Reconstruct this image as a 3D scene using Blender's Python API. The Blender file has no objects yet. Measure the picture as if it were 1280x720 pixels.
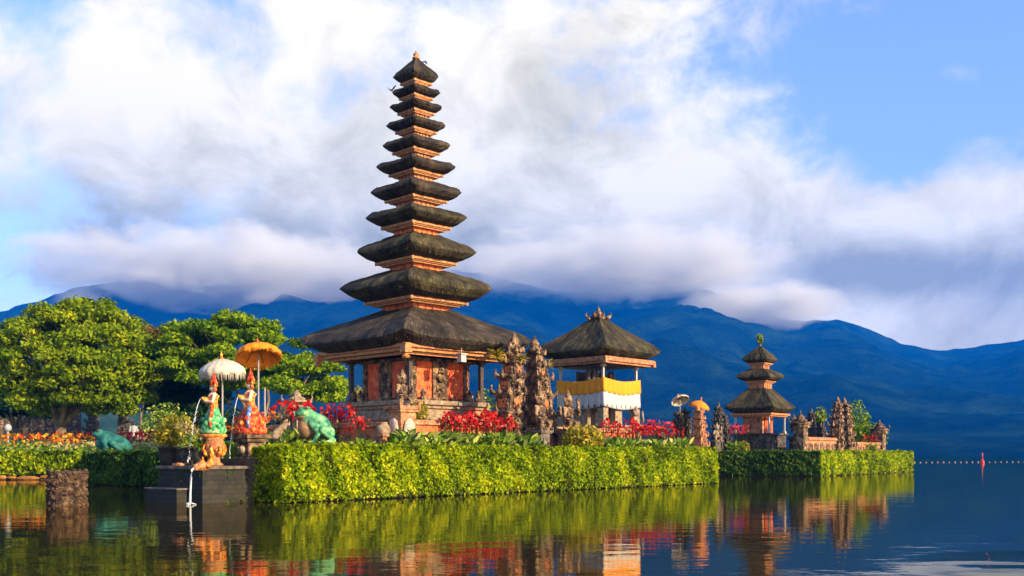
import bpy, bmesh, math, random
import numpy as np
from mathutils import Vector, Matrix, Quaternion, noise as mnoise

R = math.radians
SC = bpy.context.scene
COL = SC.collection
rng = np.random.default_rng(7)
random.seed(7)

# ------------------------------------------------------------------ camera
cam_d = bpy.data.cameras.new('camera')
cam = bpy.data.objects.new('camera', cam_d)
COL.objects.link(cam)
cam.location = (0, 0, 1.1)
cam.rotation_euler = (R(90), 0, 0)
cam_d.sensor_width = 36
cam_d.lens = 36
cam_d.shift_y = 0.1625
cam_d.clip_start = 0.1
cam_d.clip_end = 20000
SC.camera = cam
SC.render.resolution_x, SC.render.resolution_y = 1024, 576

# ------------------------------------------------------------------ light
SUN_DIR = Vector((0.82, -0.57, 0)).normalized()
SUN_EL = R(20)
SUN = Vector((SUN_DIR.x * math.cos(SUN_EL), SUN_DIR.y * math.cos(SUN_EL), math.sin(SUN_EL)))
sl = bpy.data.lights.new('sun', 'SUN')
sl.energy = 5.0
sl.angle = R(0.5)
sl.color = (1.0, 0.81, 0.52)
so = bpy.data.objects.new('sun', sl)
COL.objects.link(so)
so.rotation_euler = SUN.to_track_quat('Z', 'Y').to_euler()

SC.cycles.volume_bounces = 2
SC.view_settings.view_transform = 'Standard'
SC.view_settings.look = 'None'
SC.view_settings.exposure = 1.3
SC.view_settings.gamma = 1.0
SC.view_settings.use_curve_mapping = False

SKY_STRENGTH = 0.07
CLOUD_WHITE = (8.7, 7.9, 6.0)       # multiplied by SKY_STRENGTH
CLOUD_GREY = (3.7, 3.3, 1.35)
SKY_TINT = (1.75, 1.62, 1.8)
HAZE_DENSITY = 0.00022
HAZE_COLOR = (0.0, 0.24, 1.0)

def build_world():
    w = bpy.data.worlds.new('World')
    SC.world = w
    w.use_nodes = True
    nt = w.node_tree
    N, L = nt.nodes, nt.links
    N.clear()
    out = N.new('ShaderNodeOutputWorld')
    bg = N.new('ShaderNodeBackground')
    bg.inputs['Strength'].default_value = SKY_STRENGTH
    L.new(bg.outputs[0], out.inputs[0])
    sky = N.new('ShaderNodeTexSky')
    sky.sky_type = 'NISHITA'
    sky.sun_disc = False
    sky.sun_elevation = SUN_EL
    sky.sun_rotation = math.atan2(SUN_DIR.x, SUN_DIR.y)
    sky.air_density = 1.2
    sky.dust_density = 0.6
    sky.ozone_density = 2.5
    tc = N.new('ShaderNodeTexCoord')
    sep = N.new('ShaderNodeSeparateXYZ')
    L.new(tc.outputs['Generated'], sep.inputs[0])

    def m(op, a, b=None, c=None, clamp=False):
        n = N.new('ShaderNodeMath')
        n.operation = op
        n.use_clamp = clamp
        for i, v in enumerate((a, b, c)):
            if v is None:
                continue
            if isinstance(v, (int, float)):
                n.inputs[i].default_value = v
            else:
                L.new(v, n.inputs[i])
        return n.outputs[0]
    x, y, z = sep.outputs
    az = m('ARCTAN2', x, y)
    hyp = m('SQRT', m('ADD', m('MULTIPLY', x, x), m('MULTIPLY', y, y)))
    te = m('DIVIDE', z, m('MAXIMUM', hyp, 1e-4))

    def blob(px, py, rx, ry, wt):
        a0 = math.atan((px - 640) / 1280)
        t0 = (568 - py) / 1280 * math.cos(a0)
        da = m('DIVIDE', m('SUBTRACT', az, a0), rx / 1280)
        dt = m('DIVIDE', m('SUBTRACT', te, t0), ry / 1280)
        r2 = m('ADD', m('MULTIPLY', da, da), m('MULTIPLY', dt, dt))
        e = m('POWER', 2.71828, m('MULTIPLY', r2, -1.0))
        return m('MULTIPLY', e, wt)

    def total(blobs, base):
        s = None
        for b in blobs:
            v = blob(*b)
            s = v if s is None else m('ADD', s, v)
        return m('ADD', s, base)

    comb = N.new('ShaderNodeCombineXYZ')
    L.new(az, comb.inputs[0])
    L.new(m('MULTIPLY', te, 1.1), comb.inputs[1])

    def nz(scale, detail, rough, dist=0.0, off=0.0):
        mp = N.new('ShaderNodeMapping')
        mp.inputs['Location'].default_value = (off, off * 1.7, off * 0.3)
        L.new(comb.outputs[0], mp.inputs[0])
        n = N.new('ShaderNodeTexNoise')
        n.inputs['Scale'].default_value = scale
        n.inputs['Detail'].default_value = detail
        n.inputs['Roughness'].default_value = rough
        n.inputs['Distortion'].default_value = dist
        L.new(mp.outputs[0], n.inputs['Vector'])
        return n.outputs['Fac']
    n1 = nz(5.0, 9, 0.58, 0.35, 3.1)
    n2 = nz(14.0, 8, 0.6, 0.3, 9.4)
    cover = total([(330, 235, 520, 190, 0.62), (780, 300, 250, 130, 0.62), (1235, 345, 190, 105, 0.80),
                   (620, 40, 420, 110, 0.26), (930, 250, 150, 90, 0.25), (1205, 88, 55, 28, 0.24),
                   (1215, 190, 40, 20, 0.2), (1000, 400, 400, 60, 0.35),
                   (1080, 190, 120, 80, -0.12), (90, 80, 160, 90, 0.08), (1245, 272, 100, 46, 0.75), (455, 100, 50, 16, -0.10),
                   (20, 350, 90, 50, -0.25), (1190, 130, 200, 120, -0.10)], -0.24)
    d = m('ADD', m('ADD', m('MULTIPLY', m('SUBTRACT', n1, 0.5), 1.15), m('MULTIPLY', m('SUBTRACT', n2, 0.5), 0.85)), cover)
    mr = N.new('ShaderNodeMapRange')
    mr.interpolation_type = 'SMOOTHSTEP'
    mr.inputs['From Min'].default_value = -0.16
    mr.inputs['From Max'].default_value = 0.30
    L.new(d, mr.inputs['Value'])
    # light and dark of the cloud
    n3 = nz(9.0, 9, 0.62, 0.5, 17.0)
    g = total([(300, 325, 400, 75, 1.0), (700, 345, 260, 40, 0.7), (1190, 345, 190, 46, 1.1), (1200, 430, 260, 40, 0.45), (1080, 395, 120, 30, -0.4),
               (330, 200, 300, 60, 0.20)], -0.02)
    gg = m('ADD', g, m('MULTIPLY', m('SUBTRACT', n3, 0.47), 2.3), clamp=True)
    mc = N.new('ShaderNodeMix')
    mc.data_type = 'RGBA'
    L.new(gg, mc.inputs['Factor'])
    mc.inputs['A'].default_value = (*CLOUD_WHITE, 1)
    mc.inputs['B'].default_value = (*CLOUD_GREY, 1)
    mx = N.new('ShaderNodeMix')
    mx.data_type = 'RGBA'
    L.new(mr.outputs[0], mx.inputs['Factor'])
    tint = N.new('ShaderNodeMix'); tint.data_type = 'RGBA'; tint.blend_type = 'MULTIPLY'
    tint.inputs['Factor'].default_value = 1.0
    tint.inputs['B'].default_value = (*SKY_TINT, 1)
    L.new(sky.outputs[0], tint.inputs['A'])
    L.new(tint.outputs['Result'], mx.inputs['A'])
    L.new(mc.outputs['Result'], mx.inputs['B'])
    # thin out behind the camera: the photo's cloud bank lies over the mountains
    L.new(mx.outputs['Result'], bg.inputs['Color'])
build_world()

# ------------------------------------------------------------------ helpers
U = Vector((0.63, 0.775, 0)).normalized()       # along the island's lake front
V = Vector((U.y, -U.x, 0))                      # out of the lake front
YAW = math.atan2(U.y, U.x)

def at(px, Y, z=0.0):
    return Vector(((px - 640) / 1280 * Y, Y, z))

def zz(py, Y):
    return 1.1 + (568 - py) * Y / 1280

def tag(o, label=None, cat=None, group=None, kind=None):
    if label: o['label'] = label
    if cat: o['category'] = cat
    if group: o['group'] = group
    if kind: o['kind'] = kind
    return o

def thing(name, label, cat, loc=(0, 0, 0), rz=0.0, group=None):
    o = bpy.data.objects.new(name, None)
    COL.objects.link(o)
    o.location = loc
    o.rotation_euler = (0, 0, rz)
    o.empty_display_size = 0.2
    return tag(o, label, cat, group)

def copy_tree(o, parent=None):
    c = o.copy()
    COL.objects.link(c)
    if parent is not None:
        c.parent = parent
    for ch in list(o.children):
        copy_tree(ch, c)
    return c

def copy_thing(o, label, loc, rz=0.0, s=1.0, group=None):
    c = copy_tree(o)
    c.location = loc
    c.rotation_euler = (0, 0, rz)
    c.scale = (s, s, s) if isinstance(s, (int, float)) else s
    c['label'] = label
    if group:
        c['group'] = group
    return c

# ---- materials
MATS = {}
def nodes_of(name):
    mt = bpy.data.materials.new(name)
    mt.use_nodes = True
    nt = mt.node_tree
    nt.nodes.clear()
    out = nt.nodes.new('ShaderNodeOutputMaterial')
    MATS[name] = mt
    return mt, nt, out

def ramp(nt, fac, stops):
    r = nt.nodes.new('ShaderNodeValToRGB')
    el = r.color_ramp.elements
    while len(el) < len(stops):
        el.new(0.5)
    for e, (p, c) in zip(el, stops):
        e.position = p
        e.color = (*c, 1)
    nt.links.new(fac, r.inputs[0])
    return r.outputs[0]

def noise_fac(nt, vec, scale, detail=6, rough=0.6, dist=0.0):
    n = nt.nodes.new('ShaderNodeTexNoise')
    n.inputs['Scale'].default_value = scale
    n.inputs['Detail'].default_value = detail
    n.inputs['Roughness'].default_value = rough
    n.inputs['Distortion'].default_value = dist
    nt.links.new(vec, n.inputs['Vector'])
    return n.outputs['Fac']

def coords(nt, kind='Object', scale=(1, 1, 1)):
    tc = nt.nodes.new('ShaderNodeTexCoord')
    mp = nt.nodes.new('ShaderNodeMapping')
    mp.inputs['Scale'].default_value = scale
    nt.links.new(tc.outputs[kind], mp.inputs[0])
    return mp.outputs[0]

def mat(name, stops, scale=4.0, rough=0.8, bump=0.0, bscale=12.0, stretch=(1, 1, 1), coord='Object', spec=0.3, voro=False, detail=6, dist=0.02):
    mt, nt, out = nodes_of(name)
    p = nt.nodes.new('ShaderNodeBsdfPrincipled')
    nt.links.new(p.outputs[0], out.inputs[0])
    v = coords(nt, coord, stretch)
    if not isinstance(stops[0][1], (tuple, list)):
        n = len(stops)
        stops = [(0.3 + 0.4 * i / max(1, n - 1), c) for i, c in enumerate(stops)]
    f = noise_fac(nt, v, scale, detail)
    nt.links.new(ramp(nt, f, stops), p.inputs['Base Color'])
    p.inputs['Roughness'].default_value = rough
    p.inputs['Specular IOR Level'].default_value = spec
    if bump:
        b = nt.nodes.new('ShaderNodeBump')
        b.inputs['Strength'].default_value = bump
        b.inputs['Distance'].default_value = dist
        if voro:
            vo = nt.nodes.new('ShaderNodeTexVoronoi')
            vo.inputs['Scale'].default_value = bscale
            nt.links.new(v, vo.inputs['Vector'])
            h = vo.outputs['Distance']
        else:
            h = noise_fac(nt, v, bscale, 8, 0.65)
        nt.links.new(h, b.inputs['Height'])
        nt.links.new(b.outputs[0], p.inputs['Normal'])
    return mt

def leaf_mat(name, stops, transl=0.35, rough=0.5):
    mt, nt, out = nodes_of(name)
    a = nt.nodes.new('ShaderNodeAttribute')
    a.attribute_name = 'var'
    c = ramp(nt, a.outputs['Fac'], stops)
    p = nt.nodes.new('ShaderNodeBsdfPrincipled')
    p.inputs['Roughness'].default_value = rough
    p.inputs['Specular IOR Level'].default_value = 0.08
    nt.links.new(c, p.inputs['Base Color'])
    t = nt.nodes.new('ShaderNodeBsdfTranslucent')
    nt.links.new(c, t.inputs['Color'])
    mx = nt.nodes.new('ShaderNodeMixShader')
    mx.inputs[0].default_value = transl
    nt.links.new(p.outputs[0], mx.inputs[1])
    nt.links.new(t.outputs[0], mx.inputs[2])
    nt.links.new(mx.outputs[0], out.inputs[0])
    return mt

def thatch_mat(name, stops, moss=0.25):
    mt, nt, out = nodes_of(name)
    p = nt.nodes.new('ShaderNodeBsdfPrincipled')
    nt.links.new(p.outputs[0], out.inputs[0])
    v = coords(nt, 'UV', (16, 1.6, 1))
    f = noise_fac(nt, v, 1.6, 8, 0.7)
    v2 = coords(nt, 'UV', (1.1, 0.9, 1))
    f2 = noise_fac(nt, v2, 1.0, 7, 0.65)
    ad = nt.nodes.new('ShaderNodeMath'); ad.operation = 'MULTIPLY_ADD'
    nt.links.new(f, ad.inputs[0]); ad.inputs[1].default_value = 0.55
    ad2 = nt.nodes.new('ShaderNodeMath'); ad2.operation = 'MULTIPLY'
    nt.links.new(f2, ad2.inputs[0]); ad2.inputs[1].default_value = 0.45
    nt.links.new(ad2.outputs[0], ad.inputs[2])
    v3 = coords(nt, 'UV', (0.8, 1.0, 1))
    f3 = noise_fac(nt, v3, 1.7, 6, 0.7, 0.5)
    mxm = nt.nodes.new('ShaderNodeMix'); mxm.data_type = 'RGBA'
    mk = ramp(nt, f3, [(0.52, (0, 0, 0)), (0.66, (moss, moss, moss))])
    nt.links.new(mk, mxm.inputs['Factor'])
    nt.links.new(ramp(nt, ad.outputs[0], stops), mxm.inputs['A'])
    nt.links.new(ramp(nt, f, [(0.35, (0.035, 0.040, 0.008)), (0.7, (0.17, 0.165, 0.035))]), mxm.inputs['B'])
    nt.links.new(mxm.outputs['Result'], p.inputs['Base Color'])
    p.inputs['Roughness'].default_value = 0.85
    p.inputs['Specular IOR Level'].default_value = 0.2
    b = nt.nodes.new('ShaderNodeBump')
    b.inputs['Strength'].default_value = 1.0
    b.inputs['Distance'].default_value = 0.05
    nt.links.new(f, b.inputs['Height'])
    b2 = nt.nodes.new('ShaderNodeBump')
    b2.inputs['Strength'].default_value = 0.8
    b2.inputs['Distance'].default_value = 0.16
    nt.links.new(f2, b2.inputs['Height'])
    nt.links.new(b2.outputs[0], b.inputs['Normal'])
    nt.links.new(b.outputs[0], p.inputs['Normal'])
    return mt

def brick_mat(name, c1, c2, mortar, scale=5.0):
    mt, nt, out = nodes_of(name)
    p = nt.nodes.new('ShaderNodeBsdfPrincipled')
    nt.links.new(p.outputs[0], out.inputs[0])
    tc = nt.nodes.new('ShaderNodeTexCoord')
    sp = nt.nodes.new('ShaderNodeSeparateXYZ')
    nt.links.new(tc.outputs['Object'], sp.inputs[0])
    ad = nt.nodes.new('ShaderNodeMath'); ad.operation = 'ADD'
    nt.links.new(sp.outputs[0], ad.inputs[0]); nt.links.new(sp.outputs[1], ad.inputs[1])
    cb = nt.nodes.new('ShaderNodeCombineXYZ')
    nt.links.new(ad.outputs[0], cb.inputs[0]); nt.links.new(sp.outputs[2], cb.inputs[1])
    br = nt.nodes.new('ShaderNodeTexBrick')
    br.inputs['Scale'].default_value = scale
    br.inputs['Color1'].default_value = (*c1, 1)
    br.inputs['Color2'].default_value = (*c2, 1)
    br.inputs['Mortar'].default_value = (*mortar, 1)
    br.inputs['Mortar Size'].default_value = 0.012
    nt.links.new(cb.outputs[0], br.inputs['Vector'])
    f = noise_fac(nt, tc.outputs['Object'], 3.0, 8, 0.65)
    st = ramp(nt, f, [(0.34, (0.32, 0.3, 0.28)), (0.52, (1, 1, 1)), (0.75, (1.0, 0.95, 0.85))])
    mx = nt.nodes.new('ShaderNodeMix'); mx.data_type = 'RGBA'; mx.blend_type = 'MULTIPLY'
    mx.inputs['Factor'].default_value = 0.9
    nt.links.new(br.outputs['Color'], mx.inputs['A']); nt.links.new(st, mx.inputs['B'])
    nt.links.new(mx.outputs['Result'], p.inputs['Base Color'])
    p.inputs['Roughness'].default_value = 0.85
    b = nt.nodes.new('ShaderNodeBump')
    b.inputs['Strength'].default_value = 0.6; b.inputs['Distance'].default_value = 0.02
    nt.links.new(f, b.inputs['Height'])
    nt.links.new(b.outputs[0], p.inputs['Normal'])
    return mt

# ---- mesh builder
class MB:
    def __init__(self):
        self.v = []; self.f = []; self.uv = []; self.any_uv = False
    def add(self, verts, faces, uvs=None, M=None):
        o = len(self.v)
        if M is not None:
            verts = [M @ Vector(p) for p in verts]
        self.v.extend([tuple(p) for p in verts])
        for i, fc in enumerate(faces):
            self.f.append(tuple(k + o for k in fc))
            if uvs is not None:
                self.uv.append(uvs[i]); self.any_uv = True
            else:
                self.uv.append([(0, 0)] * len(fc))
        return self
    def box(self, c, s, rz=0.0, taper=1.0, M=None):
        x, y, z = (k / 2 for k in s)
        t = taper
        vs = [(-x, -y, -z), (x, -y, -z), (x, y, -z), (-x, y, -z), (-x*t, -y*t, z), (x*t, -y*t, z), (x*t, y*t, z), (-x*t, y*t, z)]
        T = Matrix.Translation(c) @ Matrix.Rotation(rz, 4, 'Z')
        if M is not None: T = M @ T
        return self.add(vs, [(3, 2, 1, 0), (4, 5, 6, 7), (0, 1, 5, 4), (1, 2, 6, 5), (2, 3, 7, 6), (3, 0, 4, 7)], None, T)
    def lathe(self, prof, seg=16, c=(0, 0, 0), M=None, sx=1, sy=1, jit=0):
        vs = []; fs = []
        n = len(prof)
        for r, z in prof:
            for k in range(seg):
                a = 2 * math.pi * k / seg
                j = 1 + (random.uniform(-jit, jit) if jit else 0)
                vs.append((c[0] + r * j * math.cos(a) * sx, c[1] + r * j * math.sin(a) * sy, c[2] + z))
        for i in range(n - 1):
            for k in range(seg):
                k2 = (k + 1) % seg
                fs.append((i*seg+k, i*seg+k2, (i+1)*seg+k2, (i+1)*seg+k))
        fs.append(tuple(range(seg - 1, -1, -1)))
        fs.append(tuple((n-1)*seg + k for k in range(seg)))
        return self.add(vs, fs, None, M)
    def tube(self, path, radii, seg=8, M=None, cap=True):
        path = [Vector(p) for p in path]
        if isinstance(radii, (int, float)): radii = [radii] * len(path)
        vs = []; fs = []
        up = Vector((0.13, 0.27, 0.95)).normalized()
        for i, p in enumerate(path):
            d = (path[min(i+1, len(path)-1)] - path[max(i-1, 0)]).normalized()
            a = d.cross(up)
            if a.length < 1e-3: a = d.cross(Vector((1, 0, 0)))
            a.normalize(); b = d.cross(a)
            for k in range(seg):
                t = 2 * math.pi * k / seg
                vs.append(p + (a * math.cos(t) + b * math.sin(t)) * radii[i])
        for i in range(len(path) - 1):
            for k in range(seg):
                k2 = (k + 1) % seg
                fs.append((i*seg+k, i*seg+k2, (i+1)*seg+k2, (i+1)*seg+k))
        if cap:
            fs.append(tuple(range(seg - 1, -1, -1)))
            fs.append(tuple((len(path)-1)*seg + k for k in range(seg)))
        return self.add(vs, fs, None, M)
    def ball(self, c, r, seg=12, rings=8, M=None, rot=None):
        if isinstance(r, (int, float)): r = (r, r, r)
        vs = [(0, 0, -1)]; fs = []
        for i in range(1, rings):
            ph = -math.pi/2 + math.pi * i / rings
            for k in range(seg):
                a = 2 * math.pi * k / seg
                vs.append((math.cos(ph)*math.cos(a), math.cos(ph)*math.sin(a), math.sin(ph)))
        vs.append((0, 0, 1))
        for k in range(seg):
            fs.append((0, 1 + (k+1) % seg, 1 + k))
            fs.append((len(vs)-1, 1 + (rings-2)*seg + k, 1 + (rings-2)*seg + (k+1) % seg))
        for i in range(rings - 2):
            for k in range(seg):
                k2 = (k+1) % seg
                fs.append((1+i*seg+k, 1+i*seg+k2, 1+(i+1)*seg+k2, 1+(i+1)*seg+k))
        T = Matrix.Translation(c) @ (rot.to_matrix().to_4x4() if rot is not None else Matrix()) @ Matrix.Diagonal((*r, 1))
        if M is not None: T = M @ T
        return self.add(vs, fs, None, T)
    def cap(self, p0, p1, r0, r1, seg=10):
        p0, p1 = Vector(p0), Vector(p1)
        self.tube([p0, p1], [r0, r1], seg)
        self.ball(p0, r0, seg, 6); self.ball(p1, r1, seg, 6)
        return self
    def horn(self, base, d, h, w, curl=0.3, seg=5):
        """a small curled antefix: tapering tube leaning along d"""
        base = Vector(base); d = Vector(d)
        pts = []; rs = []
        for i in range(seg + 1):
            t = i / seg
            pts.append(base + Vector((0, 0, h * t)) + d * (curl * math.sin(t * 2.6)))
            rs.append(w * (1 - t) ** 0.8 * (1.0 + 0.25 * math.sin(t * 9)) + 0.004)
        return self.tube(pts, rs, 5)
    def build(self, name, m=None, parent=None, smooth=False, bevel=0.0):
        me = bpy.data.meshes.new(name)
        me.from_pydata(self.v, [], self.f)
        if self.any_uv:
            ul = me.uv_layers.new(name='UVMap')
            flat = [c for uv in self.uv for p in uv for c in p]
            ul.data.foreach_set('uv', flat)
        if smooth:
            me.polygons.foreach_set('use_smooth', [True] * len(me.polygons))
        me.update()
        o = bpy.data.objects.new(name, me)
        COL.objects.link(o)
        if m is not None: me.materials.append(m)
        if parent is not None: o.parent = parent
        if bevel:
            b = o.modifiers.new('bevel', 'BEVEL'); b.width = bevel; b.segments = 2; b.limit_method = 'ANGLE'
        return o

def organic(name, mb, m, parent, voxel=0.02, smooth_it=4):
    """weld the overlapping shapes of one figure into one continuous skin"""
    me = bpy.data.meshes.new(name)
    me.from_pydata(mb.v, [], mb.f)
    o = bpy.data.objects.new(name, me)
    COL.objects.link(o)
    r = o.modifiers.new('weld', 'REMESH'); r.mode = 'VOXEL'; r.voxel_size = voxel
    if smooth_it:
        s = o.modifiers.new('soft', 'SMOOTH'); s.iterations = smooth_it; s.factor = 0.5
    dg = bpy.context.evaluated_depsgraph_get()
    dg.update()
    new = bpy.data.meshes.new_from_object(o.evaluated_get(dg))
    new.name = name
    o.modifiers.clear()
    o.data = new
    new.polygons.foreach_set('use_smooth', [True] * len(new.polygons))
    new.materials.clear()
    new.materials.append(m)
    if parent is not None: o.parent = parent
    return o

def leaves(name, pts, size, m, parent=None, nrm=None, bias=0.0, up=0.0, aspect=0.55, flat=None, var=None):
    """one mesh of rhombic leaf faces; nrm = outward directions to bias the faces to"""
    n = len(pts)
    pts = np.asarray(pts, float)
    size = np.broadcast_to(np.asarray(size, float), (n,))
    nr = rng.normal(size=(n, 3))
    nr /= np.linalg.norm(nr, axis=1)[:, None] + 1e-9
    if nrm is not None: nr = nr + bias * np.asarray(nrm)
    nr[:, 2] += up
    nr /= np.linalg.norm(nr, axis=1)[:, None] + 1e-9
    t = rng.normal(size=(n, 3))
    t -= (t * nr).sum(1)[:, None] * nr
    t /= np.linalg.norm(t, axis=1)[:, None] + 1e-9
    b = np.cross(nr, t)
    s = size[:, None]
    vv = np.empty((n, 4, 3))
    droop = nr * (s * 0.18)
    vv[:, 0] = pts - t * s - droop
    vv[:, 1] = pts - b * s * aspect
    vv[:, 2] = pts + t * s - droop
    vv[:, 3] = pts + b * s * aspect
    me = bpy.data.meshes.new(name)
    me.vertices.add(4 * n)
    me.vertices.foreach_set('co', vv.reshape(-1))
    me.loops.add(4 * n)
    me.loops.foreach_set('vertex_index', np.arange(4 * n, dtype=np.int32))
    me.polygons.add(n)
    me.polygons.foreach_set('loop_start', np.arange(0, 4 * n, 4, dtype=np.int32))
    a = me.attributes.new('var', 'FLOAT', 'FACE')
    if var is None:
        var = rng.random(n)
    a.data.foreach_set('value', np.asarray(var, np.float32))
    me.update(calc_edges=True)
    me.validate()
    me.materials.append(m)
    o = bpy.data.objects.new(name, me)
    COL.objects.link(o)
    if parent is not None: o.parent = parent
    return o

def blades(name, roots, dirs, lens, widths, m, parent=None, droop=0.5, seg=4):
    """long strap leaves as folded strips, one mesh"""
    vs = []; fs = []; var = []
    for p, d, l, w in zip(roots, dirs, lens, widths):
        p = Vector(p); d = Vector(d).normalized()
        side = d.cross(Vector((0, 0, 1)))
        if side.length < 1e-3: side = Vector((1, 0, 0))
        side.normalize()
        side = Quaternion(d, random.uniform(-0.9, 0.9)) @ side
        o = len(vs); q = p.copy(); dd = d.copy()
        k = random.random()
        for i in range(seg + 1):
            t = i / seg
            ww = w * math.sin(math.pi * (0.12 + 0.86 * t)) 
            vs.append(q - side * ww); vs.append(q + side * ww)
            dd = (dd + Vector((0, 0, -droop / seg))).normalized()
            q = q + dd * (l / seg)
        for i in range(seg):
            fs.append((o + 2*i, o + 2*i + 1, o + 2*i + 3, o + 2*i + 2)); var.append(k)
    me = bpy.data.meshes.new(name)
    me.from_pydata([tuple(v) for v in vs], [], fs)
    a = me.attributes.new('var', 'FLOAT', 'FACE')
    a.data.foreach_set('value', var)
    me.polygons.foreach_set('use_smooth', [True] * len(fs))
    me.materials.append(m)
    ob = bpy.data.objects.new(name, me)
    COL.objects.link(ob)
    if parent is not None: ob.parent = parent
    return ob

def struct(name, mb, m, smooth=False):
    o = mb.build(name, m, None, smooth)
    o['kind'] = 'structure'
    return o

# ------------------------------------------------------------------ materials
M = {}
M['thatch'] = thatch_mat('black_palm_thatch', [(0.38, (0.012, 0.009, 0.007)), (0.48, (0.028, 0.021, 0.015)), (0.56, (0.085, 0.060, 0.038)), (0.67, (0.22, 0.155, 0.085))])
M['thatch_moss'] = thatch_mat('mossy_palm_thatch', [(0.38, (0.012, 0.010, 0.006)), (0.48, (0.028, 0.022, 0.012)), (0.56, (0.09, 0.066, 0.030)), (0.67, (0.23, 0.165, 0.065))], 0.6)
M['wood'] = mat('warm_carved_wood', [(0.3, (0.20, 0.07, 0.028)), (0.5, (0.40, 0.155, 0.06)), (0.7, (0.56, 0.27, 0.11))], 6, 0.55, 0.5, 18)
M['gold_wood'] = mat('gilded_wood', [(0.3, (0.26, 0.085, 0.028)), (0.5, (0.46, 0.18, 0.055)), (0.72, (0.66, 0.34, 0.11))], 9, 0.5, 0.4, 20)
M['dark_wood'] = mat('dark_post_wood', [(0.3, (0.03, 0.02, 0.018)), (0.7, (0.09, 0.06, 0.045))], 8, 0.5, 0.3, 20)
M['white_wood'] = mat('pale_painted_wood', [(0.3, (0.36, 0.31, 0.27)), (0.7, (0.52, 0.47, 0.42))], 8, 0.6)
M['brick'] = brick_mat('orange_brick', (0.68, 0.16, 0.035), (0.56, 0.115, 0.025), (0.40, 0.17, 0.08), 6.0)
M['redpaint'] = mat('red_door_paint', [(0.3, (0.40, 0.04, 0.010)), (0.5, (0.66, 0.095, 0.020)), (0.7, (0.74, 0.22, 0.05))], 7, 0.6, 0.5, 22)
M['stone'] = mat('weathered_tuff_stone', [(0.30, (0.022, 0.014, 0.010)), (0.45, (0.085, 0.052, 0.032)), (0.58, (0.28, 0.165, 0.085)), (0.70, (0.54, 0.34, 0.175))], 4.5, 0.9, 1.0, 14, voro=True, dist=0.05)
M['stone_dark'] = mat('dark_tuff_stone', [(0.32, (0.022, 0.018, 0.016)), (0.5, (0.07, 0.055, 0.043)), (0.7, (0.19, 0.14, 0.095))], 4.5, 0.9, 1.0, 12, voro=True, dist=0.05)
M['stone_orange'] = mat('orange_carved_stone', [(0.30, (0.10, 0.045, 0.025)), (0.46, (0.36, 0.15, 0.07)), (0.6, (0.56, 0.26, 0.12)), (0.75, (0.62, 0.40, 0.24))], 5, 0.9, 1.0, 14, voro=True, dist=0.04)
M['stone_pale'] = mat('pale_sandstone', [(0.3, (0.13, 0.085, 0.05)), (0.5, (0.28, 0.19, 0.115)), (0.7, (0.44, 0.32, 0.20))], 6, 0.85, 0.6, 18)
M['stone_blush'] = mat('blush_sandstone', [(0.3, (0.30, 0.20, 0.15)), (0.5, (0.52, 0.38, 0.29)), (0.7, (0.66, 0.52, 0.42))], 6, 0.85, 0.6, 18)
M['stone_grey'] = mat('grey_andesite', [(0.3, (0.05, 0.04, 0.032)), (0.5, (0.13, 0.10, 0.075)), (0.7, (0.26, 0.20, 0.14))], 4, 0.9, 0.7, 14)
M['shaded_wall'] = mat('shade_dark_concrete', [(0.3, (0.0015, 0.0014, 0.001)), (0.5, (0.005, 0.0045, 0.003)), (0.75, (0.022, 0.017, 0.009))], 2.2, 0.9, 0.4, 9, spec=0.08)  # dark concrete, the hedge's shade put into its colour
M['shaded_block'] = brick_mat('shade_dark_blocks', (0.030, 0.023, 0.012), (0.010, 0.010, 0.006), (0.002, 0.002, 0.002), 2.4)  # terrace blocks, blackened all over to carry the shade of the hedge end
M['mud_stone'] = mat('brown_rubble', [(0.3, (0.014, 0.008, 0.005)), (0.5, (0.065, 0.036, 0.018)), (0.7, (0.20, 0.115, 0.055))], 9, 0.85, 0.8, 16, voro=True)
M['leafcore'] = mat('hedge_shade_twigs', [(0.3, (0.010, 0.014, 0.004)), (0.7, (0.03, 0.035, 0.012))], 8, 0.95)
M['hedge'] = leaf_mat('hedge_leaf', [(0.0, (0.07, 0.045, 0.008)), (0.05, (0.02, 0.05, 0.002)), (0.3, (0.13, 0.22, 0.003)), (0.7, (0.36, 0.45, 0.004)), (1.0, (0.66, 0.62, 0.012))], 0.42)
M['hedge_shaded'] = leaf_mat('shaded_hedge_leaf', [(0.0, (0.02, 0.05, 0.006)), (0.5, (0.06, 0.125, 0.010)), (1.0, (0.13, 0.20, 0.016))], 0.3)  # darker copy of hedge_leaf, shade painted into the leaves; the moss reuses it
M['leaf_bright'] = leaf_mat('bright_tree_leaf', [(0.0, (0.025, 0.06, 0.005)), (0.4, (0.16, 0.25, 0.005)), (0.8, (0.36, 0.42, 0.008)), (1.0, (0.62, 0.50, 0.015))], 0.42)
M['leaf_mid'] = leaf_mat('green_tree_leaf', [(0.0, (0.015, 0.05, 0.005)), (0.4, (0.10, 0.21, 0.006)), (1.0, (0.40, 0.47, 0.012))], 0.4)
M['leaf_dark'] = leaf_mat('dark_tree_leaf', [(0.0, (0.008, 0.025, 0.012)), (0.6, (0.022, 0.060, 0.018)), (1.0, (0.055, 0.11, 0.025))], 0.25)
M['leaf_brown'] = leaf_mat('russet_tree_leaf', [(0.0, (0.06, 0.05, 0.012)), (0.6, (0.20, 0.14, 0.03)), (1.0, (0.32, 0.21, 0.05))], 0.35)
M['leaf_plant'] = leaf_mat('broad_plant_leaf', [(0.0, (0.03, 0.08, 0.010)), (0.45, (0.15, 0.28, 0.02)), (0.8, (0.42, 0.48, 0.06)), (1.0, (0.70, 0.66, 0.20))], 0.35)
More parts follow.
